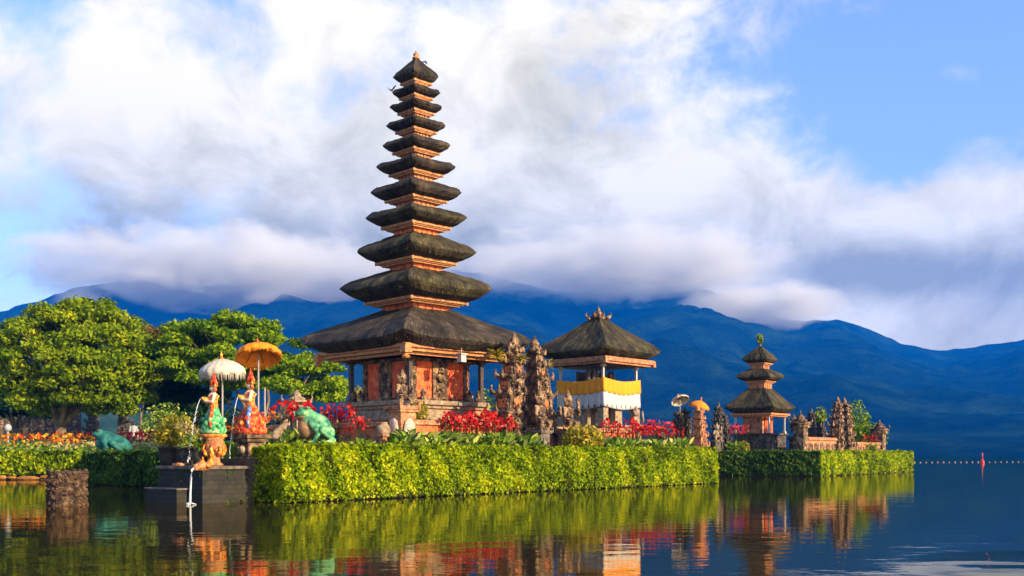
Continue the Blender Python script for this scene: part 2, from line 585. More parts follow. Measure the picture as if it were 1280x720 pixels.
M['leaf_yellow'] = leaf_mat('yellow_shrub_leaf', [(0.0, (0.14, 0.12, 0.012)), (0.5, (0.38, 0.32, 0.02)), (1.0, (0.66, 0.50, 0.05))], 0.4)
M['flower_red'] = leaf_mat('red_petal', [(0.0, (0.32, 0.006, 0.008)), (0.4, (0.62, 0.014, 0.014)), (0.8, (0.74, 0.03, 0.022)), (1.0, (0.78, 0.17, 0.09))], 0.35)
M['flower_orange'] = leaf_mat('orange_petal', [(0.0, (0.62, 0.06, 0.01)), (0.5, (0.80, 0.26, 0.015)), (1.0, (0.82, 0.55, 0.03))], 0.35)
M['flower_pale'] = leaf_mat('cream_petal', [(0.0, (0.36, 0.25, 0.07)), (1.0, (0.60, 0.48, 0.20))], 0.35)
M['bark'] = mat('tree_bark', [(0.3, (0.07, 0.045, 0.028)), (0.5, (0.16, 0.11, 0.07)), (0.7, (0.27, 0.19, 0.12))], 5, 0.9, 0.8, 14, (1, 1, 0.25))
M['grass'] = mat('short_lawn', [(0.3, (0.05, 0.11, 0.012)), (0.5, (0.10, 0.18, 0.018)), (0.7, (0.17, 0.24, 0.03))], 1.5, 0.9, 0.6, 30)
M['earth'] = mat('dark_bank_earth', [(0.3, (0.03, 0.022, 0.014)), (0.6, (0.09, 0.065, 0.04)), (0.75, (0.16, 0.12, 0.075))], 3, 0.9, 0.6, 12)
M['orange_bank'] = mat('orange_bank_stone', [(0.3, (0.16, 0.06, 0.012)), (0.6, (0.36, 0.16, 0.03)), (0.75, (0.44, 0.25, 0.06))], 3, 0.9, 0.6, 12)
M['cloth_yellow'] = mat('saffron_cloth', [(0.3, (0.74, 0.24, 0.008)), (0.7, (0.80, 0.31, 0.012))], 2, 0.85, 0.2, 40)
M['cloth_white'] = mat('white_cloth', [(0.3, (0.42, 0.39, 0.37)), (0.7, (0.52, 0.48, 0.46))], 2, 0.85, 0.2, 40)
M['umb_white'] = mat('cream_parasol_cloth', [(0.35, (0.44, 0.37, 0.27)), (0.65, (0.60, 0.53, 0.42))], 9, 0.85, 0.3, 40)
M['umb_orange'] = mat('saffron_parasol_cloth', [(0.35, (0.66, 0.17, 0.005)), (0.65, (0.76, 0.27, 0.010))], 9, 0.85, 0.3, 40)
M['frog_green'] = mat('pale_green_frog_paint', [(0.30, (0.022, 0.030, 0.014)), (0.40, (0.03, 0.13, 0.06)), (0.50, (0.07, 0.27, 0.13)), (0.58, (0.17, 0.40, 0.17)), (0.72, (0.46, 0.52, 0.20))], 5, 0.7, 0.6, 20, detail=10)
M['frog_teal'] = mat('teal_frog_paint', [(0.3, (0.005, 0.045, 0.038)), (0.5, (0.012, 0.11, 0.09)), (0.72, (0.04, 0.20, 0.14))], 4, 0.6, 0.3, 16)
M['frog_belly'] = mat('brown_frog_belly', [(0.3, (0.12, 0.06, 0.03)), (0.55, (0.30, 0.17, 0.08)), (0.75, (0.46, 0.30, 0.14))], 6, 0.6, 0.3, 16)
M['frog_eye'] = mat('dark_eye_gloss', [(0.3, (0.03, 0.02, 0.01)), (0.7, (0.4, 0.3, 0.1))], 12, 0.2)
M['ornate_orange'] = mat('orange_gold_ornament', [(0.27, (0.03, 0.018, 0.012)), (0.32, (0.42, 0.04, 0.01)), (0.45, (0.66, 0.14, 0.02)), (0.55, (0.78, 0.34, 0.03)), (0.68, (0.82, 0.58, 0.10))], 9, 0.7, 1.0, 26, voro=True, detail=10)
M['ornate_green'] = mat('green_gold_ornament', [(0.27, (0.03, 0.018, 0.012)), (0.34, (0.02, 0.16, 0.05)), (0.5, (0.06, 0.38, 0.14)), (0.60, (0.35, 0.5, 0.2)), (0.72, (0.76, 0.50, 0.12))], 9, 0.7, 1.0, 26, voro=True, detail=10)
M['ornate_red'] = mat('red_gold_ornament', [(0.27, (0.03, 0.018, 0.012)), (0.34, (0.22, 0.01, 0.008)), (0.48, (0.60, 0.05, 0.015)), (0.60, (0.74, 0.22, 0.03)), (0.72, (0.82, 0.55, 0.12))], 10, 0.7, 1.0, 26, voro=True, detail=10)
M['ornate_blue'] = mat('blue_gold_sash', [(0.4, (0.03, 0.10, 0.36)), (0.55, (0.1, 0.25, 0.5)), (0.68, (0.8, 0.5, 0.1))], 12, 0.5, 0.5, 22)
M['skin_stone'] = mat('painted_statue_skin', [(0.3, (0.62, 0.40, 0.26)), (0.7, (0.74, 0.54, 0.38))], 5, 0.5)
M['clay'] = mat('terracotta_urn', [(0.32, (0.20, 0.06, 0.025)), (0.5, (0.42, 0.15, 0.055)), (0.7, (0.60, 0.30, 0.10))], 9, 0.75, 0.8, 18, voro=True)
M['pot'] = mat('dark_planter', [(0.3, (0.02, 0.018, 0.014)), (0.7, (0.06, 0.05, 0.035))], 4, 0.7, 0.4, 12)
M['black'] = mat('black_slab', [(0.3, (0.012, 0.012, 0.012)), (0.7, (0.03, 0.03, 0.03))], 4, 0.5)
M['metal'] = mat('pale_pole_paint', [(0.3, (0.24, 0.20, 0.18)), (0.7, (0.38, 0.33, 0.29))], 6, 0.45)
M['white'] = mat('white_paint', [(0.3, (0.32, 0.31, 0.29)), (0.7, (0.42, 0.41, 0.39))], 4, 0.5)
M['red'] = mat('red_buoy_paint', [(0.3, (0.5, 0.03, 0.02)), (0.7, (0.62, 0.06, 0.03))], 4, 0.5)
M['skin'] = mat('human_skin', [(0.3, (0.36, 0.20, 0.13)), (0.7, (0.44, 0.26, 0.17))], 5, 0.55)
M['hair'] = mat('black_hair', [(0.3, (0.012, 0.010, 0.009)), (0.7, (0.03, 0.024, 0.02))], 30, 0.5)
M['shirt_white'] = mat('white_shirt', [(0.3, (0.34, 0.32, 0.36)), (0.7, (0.42, 0.40, 0.44))], 5, 0.85)
M['shirt_pink'] = mat('pink_shirt', [(0.3, (0.62, 0.24, 0.26)), (0.7, (0.70, 0.32, 0.34))], 5, 0.85)
M['trousers'] = mat('blue_trousers', [(0.3, (0.03, 0.04, 0.08)), (0.7, (0.06, 0.07, 0.12))], 5, 0.85)
M['bird'] = mat('black_feathers', [(0.3, (0.012, 0.012, 0.014)), (0.7, (0.04, 0.036, 0.034))], 9, 0.6)
M['mountain'] = None

# ================================================================== SETTING
# ---- water
def build_water():
    mt, nt, out = nodes_of('lake_water')
    dif = nt.nodes.new('ShaderNodeBsdfDiffuse')
    dif.inputs['Color'].default_value = (0.022, 0.018, 0.008, 1)
    p = nt.nodes.new('ShaderNodeBsdfGlossy')
    p.inputs['Color'].default_value = (0.96, 0.88, 0.70, 1)
    p.inputs['Roughness'].default_value = 0.015
    fr = nt.nodes.new('ShaderNodeFresnel')
    fr.inputs['IOR'].default_value = 1.333
    mxs = nt.nodes.new('ShaderNodeMixShader')
    nt.links.new(fr.outputs[0], mxs.inputs[0])
    nt.links.new(dif.outputs[0], mxs.inputs[1])
    nt.links.new(p.outputs[0], mxs.inputs[2])
    nt.links.new(mxs.outputs[0], out.inputs[0])
    v = coords(nt, 'Object', (1, 1.6, 1))
    big = noise_fac(nt, v, 0.9, 3, 0.5, 0.3)
    small = noise_fac(nt, v, 4.2, 3, 0.55, 0.2)
    vb = coords(nt, 'Object', (0.055, 0.16, 1))
    patch = noise_fac(nt, vb, 1.0, 3, 0.5)
    tc = nt.nodes.new('ShaderNodeTexCoord')
    sp = nt.nodes.new('ShaderNodeVectorMath'); sp.operation = 'DISTANCE'
    sp.inputs[1].default_value = (5.9, 9.6, 0)
    nt.links.new(tc.outputs['Object'], sp.inputs[0])
    mr = nt.nodes.new('ShaderNodeMapRange'); mr.interpolation_type = 'SMOOTHSTEP'
    mr.inputs['From Min'].default_value = 2.2; mr.inputs['From Max'].default_value = 0.6
    mr.inputs['To Min'].default_value = 0.0; mr.inputs['To Max'].default_value = 0.15
    nt.links.new(sp.outputs['Value'], mr.inputs['Value'])
    def m(op, a, b, c=None):
        n = nt.nodes.new('ShaderNodeMath'); n.operation = op
        for i, x in enumerate((a, b, c)):
            if x is None: continue
            if isinstance(x, (int, float)): n.inputs[i].default_value = x
            else: nt.links.new(x, n.inputs[i])
        return n.outputs[0]
    amp_small = m('MULTIPLY_ADD', patch, 0.0026, -0.0005)
    vs_ = coords(nt, 'Object', (0.42, 1.25, 1))
    swell = noise_fac(nt, vs_, 1.0, 2, 0.4, 0.35)
    h = m('ADD', m('MULTIPLY', swell, mr.outputs[0]), m('ADD', m('MULTIPLY', big, 0.0058), m('MULTIPLY', small, amp_small)))
    b = nt.nodes.new('ShaderNodeBump')
    b.inputs['Strength'].default_value = 1.0
    b.inputs['Distance'].default_value = 1.0
    nt.links.new(h, b.inputs['Height'])
    nt.links.new(b.outputs[0], p.inputs['Normal'])
    nt.links.new(b.outputs[0], fr.inputs['Normal'])
    mb = MB()
    mb.add([(-5200, -800, 0), (5200, -800, 0), (5200, 3300, 0), (-5200, 3300, 0)], [(0, 1, 2, 3)])
    struct('water', mb, mt)
build_water()

# ---- mountains: a long forested range across the lake, real height field
def fbm(x, y, s, o=5, ridged=False):
    v = 0; a = 1; tot = 0
    for k in range(o):
        n = mnoise.noise((x / s, y / s, 3.7 * k + 0.5))
        if ridged: n = 1 - 2 * abs(n)
        v += a * n; tot += a
        a *= 0.5; s *= 0.5
    return v / tot

def build_range(name, ridge, y0, y1, m, extra=0.3, amp=0.26, ncol=420, nrow=90):
    xs = np.linspace(ridge[0][0], ridge[-1][0], ncol)
    rz = np.interp(xs, [p[0] for p in ridge], [p[1] for p in ridge])
    vs = []; fs = []
    for j in range(nrow):
        s = j / (nrow - 1) * (1 + extra)
        for i in range(ncol):
            a = (xs[i] - 640) / 1280
            Y = y0 + (y1 - y0) * s
            X = a * Y
            hr = zz(rz[i], y1)
            if s <= 1:
                pr = 0.35 * s + 0.65 * s ** 2.2
            else:
                pr = 1 - ((s - 1) / extra) ** 1.4 * 0.8
            z = hr * pr
            w = min(1, s * 3) * (1 if s < 0.8 else max(0.10, 1 - (s - 0.8) * 5))
            z += hr * amp * w * fbm(X * 1.0, Y * 0.55, 420, 5, True) - hr * amp * 0.25 * w
            z += 7 * min(1, s * 6) * fbm(X, Y, 26, 2)
            if j == 0: z = -2
            vs.append((X, Y, z))
    for j in range(nrow - 1):
        for i in range(ncol - 1):
            k = j * ncol + i
            fs.append((k, k + 1, k + ncol + 1, k + ncol))
    mb = MB(); mb.v = vs; mb.f = fs; mb.uv = [[(0, 0)] * 4] * len(fs)
    return struct(name, mb, m, True)

mt_forest = mat('far_forest', [(0.32, (0.002, 0.008, 0.006)), (0.5, (0.007, 0.024, 0.014)), (0.7, (0.022, 0.055, 0.024))], 0.012, 0.95, 1.0, 0.05, dist=26.0, spec=0.0)  # albedo kept low, standing in for cloud shade on the slopes
mt_meadow = mat('far_meadow', [(0.35, (0.012, 0.03, 0.016)), (0.6, (0.04, 0.08, 0.03))], 0.03, 0.95, 0.5, 0.2, dist=2.0, spec=0.0)
RIDGE = [(-1400, 400), (-1100, 330), (-600, 380), (-250, 430), (-60, 405), (40, 378), (90, 360), (140, 354), (200, 352), (280, 356), (340, 352),
         (430, 352), (520, 330), (610, 345), (700, 366), (760, 366), (850, 354), (880, 360), (930, 380), (985, 401), (1050, 399), (1090, 412),
         (1125, 428), (1180, 438), (1230, 432), (1285, 425), (1400, 410), (1600, 440), (2000, 400), (2600, 450), (2700, 460)]
build_range('mountains', RIDGE, 700, 2400, mt_forest)
build_range('foothills', [(-900, 520), (-300, 528), (0, 520), (70, 510), (130, 508), (190, 524), (260, 548), (330, 562), (380, 571)], 380, 560, mt_meadow, 0.4, 0.08, 120, 24)

# ---- the air
def build_haze():
    mt, nt, out = nodes_of('blue_air')
    p = nt.nodes.new('ShaderNodeVolumePrincipled')
    p.inputs['Density'].default_value = HAZE_DENSITY
    p.inputs['Color'].default_value = (*HAZE_COLOR, 1)
    p.inputs['Anisotropy'].default_value = 0.0
    nt.links.new(p.outputs[0], out.inputs['Volume'])
    mb = MB()
    mb.box((0, 1250, 310), (10900, 4500, 630))
    o = mb.build('haze', mt)
    o['kind'] = 'stuff'
build_haze()

# ---- ground
def slab(name, poly, z1, z0, top, side):
    mb = MB()
    n = len(poly)
    mb.add([(x, y, z1) for x, y in poly], [tuple(range(n))])
    ob = struct(name, mb, top)
    sb = MB()
    vs = [(x, y, z1) for x, y in poly] + [(x, y, z0) for x, y in poly]
    sb.add(vs, [(i, i + n, (i + 1) % n + n, (i + 1) % n) for i in range(n)])
    return ob, sb

def v2(p): return (p[0], p[1])
HA = Vector((-4.55, 23.6, 0))                    # hedge corner near the fountain
HB = HA + U * 19.6                               # far end of the long hedge
FA = Vector((-6.86, 22.7, 0)); FB = FA - V * 1.78 # fountain platform corners
DK0 = Vector((-15.6, 37.2, 0)); DK1 = Vector((-11.5, 33.9, 0))
LF = Vector((-18.6, 44.2, 0))
ins = 0.25
island = [v2(HA - V * ins), v2(HB - V * ins - U * 0.2), (9.2, 48), (4.5, 55), (-6, 60), (-9, 84), (-14, 118), (-95, 118), (-95, 44.6),
          (LF.x, 44.6), (DK0.x + .3, DK0.y + .3), (DK1.x + .2, DK1.y + .3), v2(FB + U * 1.2), v2(FA + U * 1.2)]
ob, sd = slab('island_ground', island, 1.0, -0.6, M['grass'], M['earth'])
o = sd.build('island_bank', M['earth']); o['kind'] = 'structure'
islet = [(15.3, 51.5), (25.0, 64.1), (20.5, 70.5), (8.6, 62), (10.5, 53.3)]
ob, sd = slab('islet_ground', islet, 1.0, -0.6, M['grass'], M['earth'])
o = sd.build('islet_bank', M['earth']); o['kind'] = 'structure'

def build_lawn():
    mb = MB()
    nx, ny = 40, 36
    vs = []
    for j in range(ny):
        for i in range(nx):
            x = -94 + 82 * i / (nx - 1); y = 46 + 71 * j / (ny - 1)
            e = min(1, j / 8, (ny - 1 - j) / 3, i / 3, (nx - 1 - i) / 5)
            e = max(0, e); e = e * e * (3 - 2 * e)
            z = 0.94 + e * (0.25 + 0.95 * min(1, (y - 46) / 26) + 0.12 * fbm(x, y, 14, 2))
            vs.append((x, y, z))
    fs = [(j*nx+i, j*nx+i+1, (j+1)*nx+i+1, (j+1)*nx+i) for j in range(ny-1) for i in range(nx-1)]
    mb.add(vs, fs)
    struct('lawn', mb, M['grass'], True)
build_lawn()

# stone edging at the waterline under the left hedge and main hedge
def stone_edge(name, a, b, z, w, h, m):
    mb = MB()
    L = (b - a).length; d = (b - a).normalized(); n = Vector((d.y, -d.x, 0))
    s = 0.0
    while s < L:
        l = random.uniform(0.3, 1.1)
        c = a + d * (s + l / 2) + n * random.uniform(-0.04, 0.04)
        mb.ball((c.x, c.y, z + random.uniform(-0.03, 0.03)), (l * 0.52, w, h * random.uniform(0.7, 1.1)), 7, 5, None, Quaternion((0, 0, 1), math.atan2(d.y, d.x)))
        s += l
    o = mb.build(name, m)
    o['kind'] = 'structure'
stone_edge('bank_edging', Vector((-70, 44.35, 0)), LF, 0.09, 0.14, 0.10, M['orange_bank'])

# ---- hedges
def hedge(name, label, path, width, z0, z1, m, dens=900, size=0.062, core='leafcore', inward=None, lump=0.14, rnd=0.22, seen_back=0.35):
    """a clipped hedge: path is its front foot line, width goes to the left of the path direction"""
    pts = []; nr = []
    H = z1 - z0
    cm = MB()
    widths = width if isinstance(width, (list, tuple)) else [width] * (len(path) - 1)
    for a, b, width in zip(path[:-1], path[1:], widths):
        d = (b - a); L = d.length; d.normalize(); n = Vector((d.y, -d.x, 0))
        def addp(cnt, fn):
            for _ in range(int(cnt)):
                p, q = fn()
                k = fbm(p.x + p.z * 1.1, p.y - p.z * 1.3, 0.42, 3)
                p = p + q * (lump * k + random.uniform(-0.09, 0.03))
                pts.append(p); nr.append(q)
        def front():
            z = z0 + H * random.random() ** 0.9
            off = 0.0
            if z > z1 - rnd: off = rnd - math.sqrt(max(0, rnd**2 - (z - z1 + rnd)**2))
            off += 0.10 * max(0, 1 - (z - z0) / 0.25)
            return a + d * (L * random.random()) - n * off + Vector((0, 0, z)), n
        def back():
            return a + d * (L * random.random()) - n * width + Vector((0, 0, z0 + H * random.random())), -n
        def top():
            w = random.random()
            return a + d * (L * random.random()) - n * (0.08 + (width - 0.16) * w) + Vector((0, 0, z1 - 0.02)), Vector((0, 0, 1))
        def end(e, s):
            def f():
                return e - n * (width * random.random()) + Vector((0, 0, z0 + H * random.random())), d * s
            return f
        addp(L * H * dens, front); addp(L * H * dens * seen_back, back); addp(L * width * dens * 0.8, top)
        def sprig():
            w = random.random()
            return a + d * (L * random.random()) - n * (0.02 + (width - 0.1) * w * w) + Vector((0, 0, z1 + 0.03 + 0.07 * random.random() ** 2)), Vector((0, 0, 1))
        addp(L * width * dens * 0.10, sprig)
        addp(width * H * dens, end(a, -1)); addp(width * H * dens, end(b, 1))
        mid = (a + b) / 2 - n * (width / 2)
        cm.box((mid.x, mid.y, (z0 + z1) / 2 - 0.06), (L - 0.26, width - 0.26, H - 0.14), math.atan2(d.y, d.x))
    P = np.array([tuple(p) for p in pts]); Nn = np.array([tuple(p) for p in nr])
    var = np.clip(rng.random(len(P)) * 0.75 + 0.8 * np.array([fbm(p[0] * 1.1, p[1] + p[2] * .9, 0.55, 3) for p in P]) + 0.14, 0, 1)  # random leaf tone plus patches, dark ones painted as shaded hollows
    o = leaves(name, P, size * rng.uniform(0.5, 1.45, len(P)), m, None, Nn, 0.9, 0.25, 0.6, var=var)
    tag(o, label, 'hedge')
    cm.build('twigs', M[core], o)
    return o

hedge('clipped_hedge', 'long sunlit clipped hedge along the lake front of the main island', [HA - U * .85, HA, HB], [1.22, 2.05], 0.03, 1.27, M['hedge'], 1500, 0.049)
hedge('clipped_hedge', 'bright low hedge beside the flower bed at the far left bank', [Vector((-62, 44.6, 0)), LF], 1.5, 0.22, 1.2, M['hedge'], 380, 0.10)
hedge('clipped_hedge', 'dark shaded hedge between the knobbly pillar and the fountain terrace', [DK0, DK1], 2.0, 0.05, 1.14, M['hedge_shaded'], 900, 0.075)
IC = Vector((15.45, 51.2, 0)); IR = Vector((25.1, 64.0, 0)); IL = Vector((10.62, 53.0, 0))
q1 = IC + (IR - IC) * 0.30; q2 = IC + (IR - IC) * 0.66
hedge('clipped_hedge', 'dark shaded hedge on the left side of the small shrine islet', [IL, IC - (IC - IL).normalized() * 0.05], 1.1, 0.05, 1.22, M['hedge_shaded'], 700, 0.075)
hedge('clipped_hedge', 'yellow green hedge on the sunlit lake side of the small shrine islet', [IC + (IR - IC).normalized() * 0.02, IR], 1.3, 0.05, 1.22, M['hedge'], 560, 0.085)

# ---- trees
def limb(mb, p, d, l, r, depth, ends, spread=0.6, upb=0.25):
    pts = [p.copy()]; rs = [r]
    q = p.copy(); dd = d.copy()
    for i in range(4):
        dd = (dd + Vector((random.gauss(0, .16), random.gauss(0, .16), random.gauss(0.03, .09)))).normalized()
        q = q + dd * (l / 4); pts.append(q.copy()); rs.append(r * (1 - 0.11 * (i + 1)))
    mb.tube(pts, rs, 7)
    if depth == 0:
        ends.append(q); return
    k = random.choice((2, 3)) if depth > 1 else 3
    ph = random.random() * 6.28
    for i in range(k):
        a = ph + 6.28 * i / k + random.uniform(-.4, .4)
        nd = (dd + Vector((math.cos(a), math.sin(a), 0)) * spread * random.uniform(.8, 1.4) + Vector((0, 0, upb))).normalized()
        limb(mb, q, nd, l * random.uniform(.62, .85), rs[-1] * 0.68, depth - 1, ends, spread, upb)

def tree(name, label, base, crown_c, crown_r, m, nclump=90, per=260, leaf=0.14, trunk_r=0.3, fork=0.3, flat=0.45, clump_r=0.95, group=None, fill=0.25, lean=(0, 0), gap=0.0, shell=0.55, varb=0.0):
    """tapered forked trunk with limbs, and a crown of layered leaf clumps filling an uneven ellipsoid"""
    base = Vector(base); cc = Vector(crown_c); cr = Vector(crown_r)
    t = thing(name, label, 'tree', base, 0, group)
    cents = []
    tries = 0
    while len(cents) < nclump and tries < nclump * 60:
        tries += 1
        v = Vector((random.gauss(0, 1), random.gauss(0, 1), random.gauss(0, 1))).normalized()
        rad = random.random() ** (1 / 3)
        rad = max(rad, shell) if random.random() > fill else rad
        p = Vector((v.x * cr.x, v.y * cr.y, v.z * cr.z)) * rad * (1 + 0.09 * fbm(v.x * 3 + base.x, v.y * 3 + v.z * 3, 1.4, 2))
        if p.z < -cr.z * 0.72: continue
        if gap and any((p - c).length < gap for c in cents): continue
        cents.append(p)
    P = []; Nn = []; var = []; 
    for c in cents:
        r = clump_r * random.uniform(.65, 1.3)
        n = int(per * r * r / (clump_r ** 2))
        g = rng.normal(size=(n, 3)); g /= np.linalg.norm(g, axis=1)[:, None]
        rad = rng.random(n) ** 0.4
        g[:, 2] *= flat
        # clumps arch over: their rims droop
        off = g * rad[:, None] * r
        off[:, 2] -= 0.16 * (off[:, 0] ** 2 + off[:, 1] ** 2) / r
        P.append(off + np.array(tuple(c))[None]); Nn.append(g * np.array([[1, 1, 1.6]]))
        var.append(np.clip(rng.random(n) * 0.65 + random.uniform(0, 0.35) + varb, 0, 1))
    P = np.concatenate(P); Nn = np.concatenate(Nn); var = np.concatenate(var)
    rel = cc - base
    P += np.array(tuple(rel))[None]
    leaves('crown', P, leaf * rng.uniform(.6, 1.25, len(P)), m, t, Nn, 0.7, 0.55, 0.5, var=var)
    mb = MB()
    H = rel.z
    fz = max(0.5, H * fork)
    path = [Vector((0, 0, -0.25)), Vector((0, 0, 0.15)), Vector((lean[0]*.4, lean[1]*.4, fz * .55)), Vector((lean[0], lean[1], fz))]
    mb.tube(path, [trunk_r * 1.5, trunk_r * 1.08, trunk_r * .85, trunk_r * .8], 10)
    top = path[-1]
    sel = sorted(cents, key=lambda c: random.random())[:max(12, nclump // 4)]
    k = 4
    mains = []
    for i in range(k):
        a = 6.28 * i / k + random.uniform(-.3, .3)
        e = Vector((rel.x + math.cos(a) * cr.x * .42, rel.y + math.sin(a) * cr.y * .42, rel.z - cr.z * random.uniform(.05, .3)))
        mid = top.lerp(e, .5) + Vector((math.cos(a), math.sin(a), 0)) * 0.25 + Vector((0, 0, -0.1))
        q1 = top.lerp(mid, .5) + Vector((random.gauss(0, .06), random.gauss(0, .06), -.05))
        mb.tube([top + Vector((0, 0, -trunk_r * .3)), q1, mid, e], [trunk_r * .62, trunk_r * .5, trunk_r * .4, trunk_r * .22], 8)
        mains.append((mid, e))
    for c in sel:
        c = c + rel
        mid, e = min(mains, key=lambda q: (q[1] - c).length)
        s = mid.lerp(e, random.uniform(.2, .95))
        md = s.lerp(c, .5) + Vector((random.gauss(0, .15), random.gauss(0, .15), .12))
        mb.tube([s, md, c], [trunk_r * .24, trunk_r * .15, trunk_r * .05], 6)
    mb.build('trunk', M['bark'], t, True)
    return t

def gz(Y): return 1.15 + 0.95 * min(1, max(0, (Y - 46) / 26))

Y = 60
tree('spreading_tree', 'large spreading tree with bright layered foliage and pale forked trunk, far left', at(80, Y, gz(Y)), at(97, Y + .5, zz(452, Y)), (4.75, 4.4, 3.75), M['leaf_bright'],
     300, 210, 0.15, 0.33, 0.22, 0.52, 0.74, fill=0.15, gap=0.42, lean=(-0.25, 0), shell=.8)
Y = 72
tree('russet_tree', 'olive and russet tree standing behind the bright spreading tree', at(196, Y, gz(Y)), at(195, Y, zz(470, Y)), (2.7, 2.6, 3.6), M['leaf_brown'], 46, 260, 0.17, 0.24, 0.35, 0.42, 1.0)
Y = 68
tree('dark_tree', 'dark green tree with low foliage behind the white parasol', at(232, Y, gz(Y)), at(234, Y, zz(485, Y)), (2.5, 2.5, 3.2), M['leaf_dark'], 60, 300, 0.16, 0.2, 0.2, 0.55, 0.95)
Y = 62
tree('spreading_tree', 'broad umbrella shaped tree with green crown behind the two parasols', at(318, Y, gz(55)), at(292, Y, zz(444, Y)), (4.6, 4.0, 2.45), M['leaf_mid'], 105, 330, 0.15, 0.2, 0.12, 0.38, 0.95, gap=0.5, lean=(0.5, 0), fill=0.3)
Y = 56
tree('spreading_tree', 'small light green tree close to the left corner of the tall pagoda', at(362, Y, 1.05), at(388, Y, zz(474, Y)), (2.1, 2.0, 1.45), M['leaf_mid'], 38, 300, 0.13, 0.13, 0.3, 0.45, 0.72, lean=(-0.2, 0), varb=0.12)
Y = 88
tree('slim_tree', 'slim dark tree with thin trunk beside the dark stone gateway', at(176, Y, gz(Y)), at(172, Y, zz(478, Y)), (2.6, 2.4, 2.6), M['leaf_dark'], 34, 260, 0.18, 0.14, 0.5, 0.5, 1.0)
Y = 82
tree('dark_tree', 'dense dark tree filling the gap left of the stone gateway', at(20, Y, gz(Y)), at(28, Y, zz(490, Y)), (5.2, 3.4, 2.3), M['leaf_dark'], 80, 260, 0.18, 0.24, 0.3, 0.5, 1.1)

def bush(name, label, c, r, m, n=1500, size=0.08, cat='shrub', group=None, stem=True):
    t = thing(name, label, cat, (c[0], c[1], c[2]), 0, group)
    g = rng.normal(size=(n, 3)); g /= np.linalg.norm(g, axis=1)[:, None]
    lump = np.array([1 + 0.28 * fbm(a[0] * 2 + c[0], a[1] * 2 + c[1], 1.1, 2) + 0.1 * a[2] for a in g])
    P = g * (rng.random(n) ** 0.33 * lump)[:, None] * np.array([r])
    P[:, 2] += r[2] * 0.95
    P[:, 2] = np.maximum(P[:, 2], 0.02)
    leaves('foliage', P, size * rng.uniform(.6, 1.3, n), m, t, g, 0.7, 0.4)
    mb = MB()
    for k in range(5):
        a = 6.28 * k / 5 + random.random()
        e = Vector((math.cos(a) * r[0] * .6, math.sin(a) * r[1] * .6, r[2] * 1.3))
        mb.tube([(0, 0, -.1), (e.x * .3, e.y * .3, e.z * .4), e], [.05 * r[2] + .01, .035 * r[2] + .01, .01], 5)
    mb.build('stems', M['bark'], t)
    return t

# shrubs along the far garden
for i, (px, Yb, h, w, mm, lab) in enumerate([
    (222, 50, 0.95, 1.0, 'leaf_yellow', 'yellow green garden shrub behind the dark planter'),
    (206, 56, 1.3, 1.3, 'leaf_plant', 'fresh green garden shrub left of the yellow green one'),
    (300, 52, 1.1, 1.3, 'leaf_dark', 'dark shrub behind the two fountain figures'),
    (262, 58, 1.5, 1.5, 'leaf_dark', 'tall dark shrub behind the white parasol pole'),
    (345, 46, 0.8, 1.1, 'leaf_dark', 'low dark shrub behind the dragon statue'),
    (418, 50, 0.8, 0.7, 'leaf_yellow', 'small yellow shrub at the left corner post of the pagoda')]):
    bush('garden_shrub', lab, at(px, Yb, gz(Yb) - .15), (w, w, h), M[mm], 1300, 0.11)
Yb = 47
bush('garden_shrub', 'yellow leaved plant growing by the red pagoda wall', at(524, 35.0, 2.1), (.34, .34, .42), M['leaf_yellow'], 380, 0.07)
bush('garden_shrub', 'yellow leaved plant seen through the left veranda of the pagoda', at(448, 46, 3.2), (.35, .35, .45), M['leaf_yellow'], 300, 0.09)
bush('garden_shrub', 'small green tree top seen through the right veranda of the pagoda', at(607, 47, 2.5), (.4, .4, .8), M['leaf_plant'], 400, 0.09)
bush('garden_shrub', 'large yellowish shrub with russet leaves right of the split gate', at(728, 33.6, 1.05), (.72, .6, .52), M['leaf_yellow'], 1500, 0.07)
bush('garden_shrub', 'tall light green bush behind the islet gateway', at(1066, 66, 1.0), (1.2, 1.2, 1.75), M['leaf_mid'], 1500, 0.12)
bush('garden_shrub', 'round dark green bush right of the islet gateway', at(1080, 64.5, 1.0), (1.35, 1.2, 1.05), M['leaf_mid'], 1500, 0.12)
bush('garden_shrub', 'small bush between the islet gate and its rear pillars', at(1026, 61, 2.9), (.4, .4, .5), M['leaf_plant'], 300, 0.1)


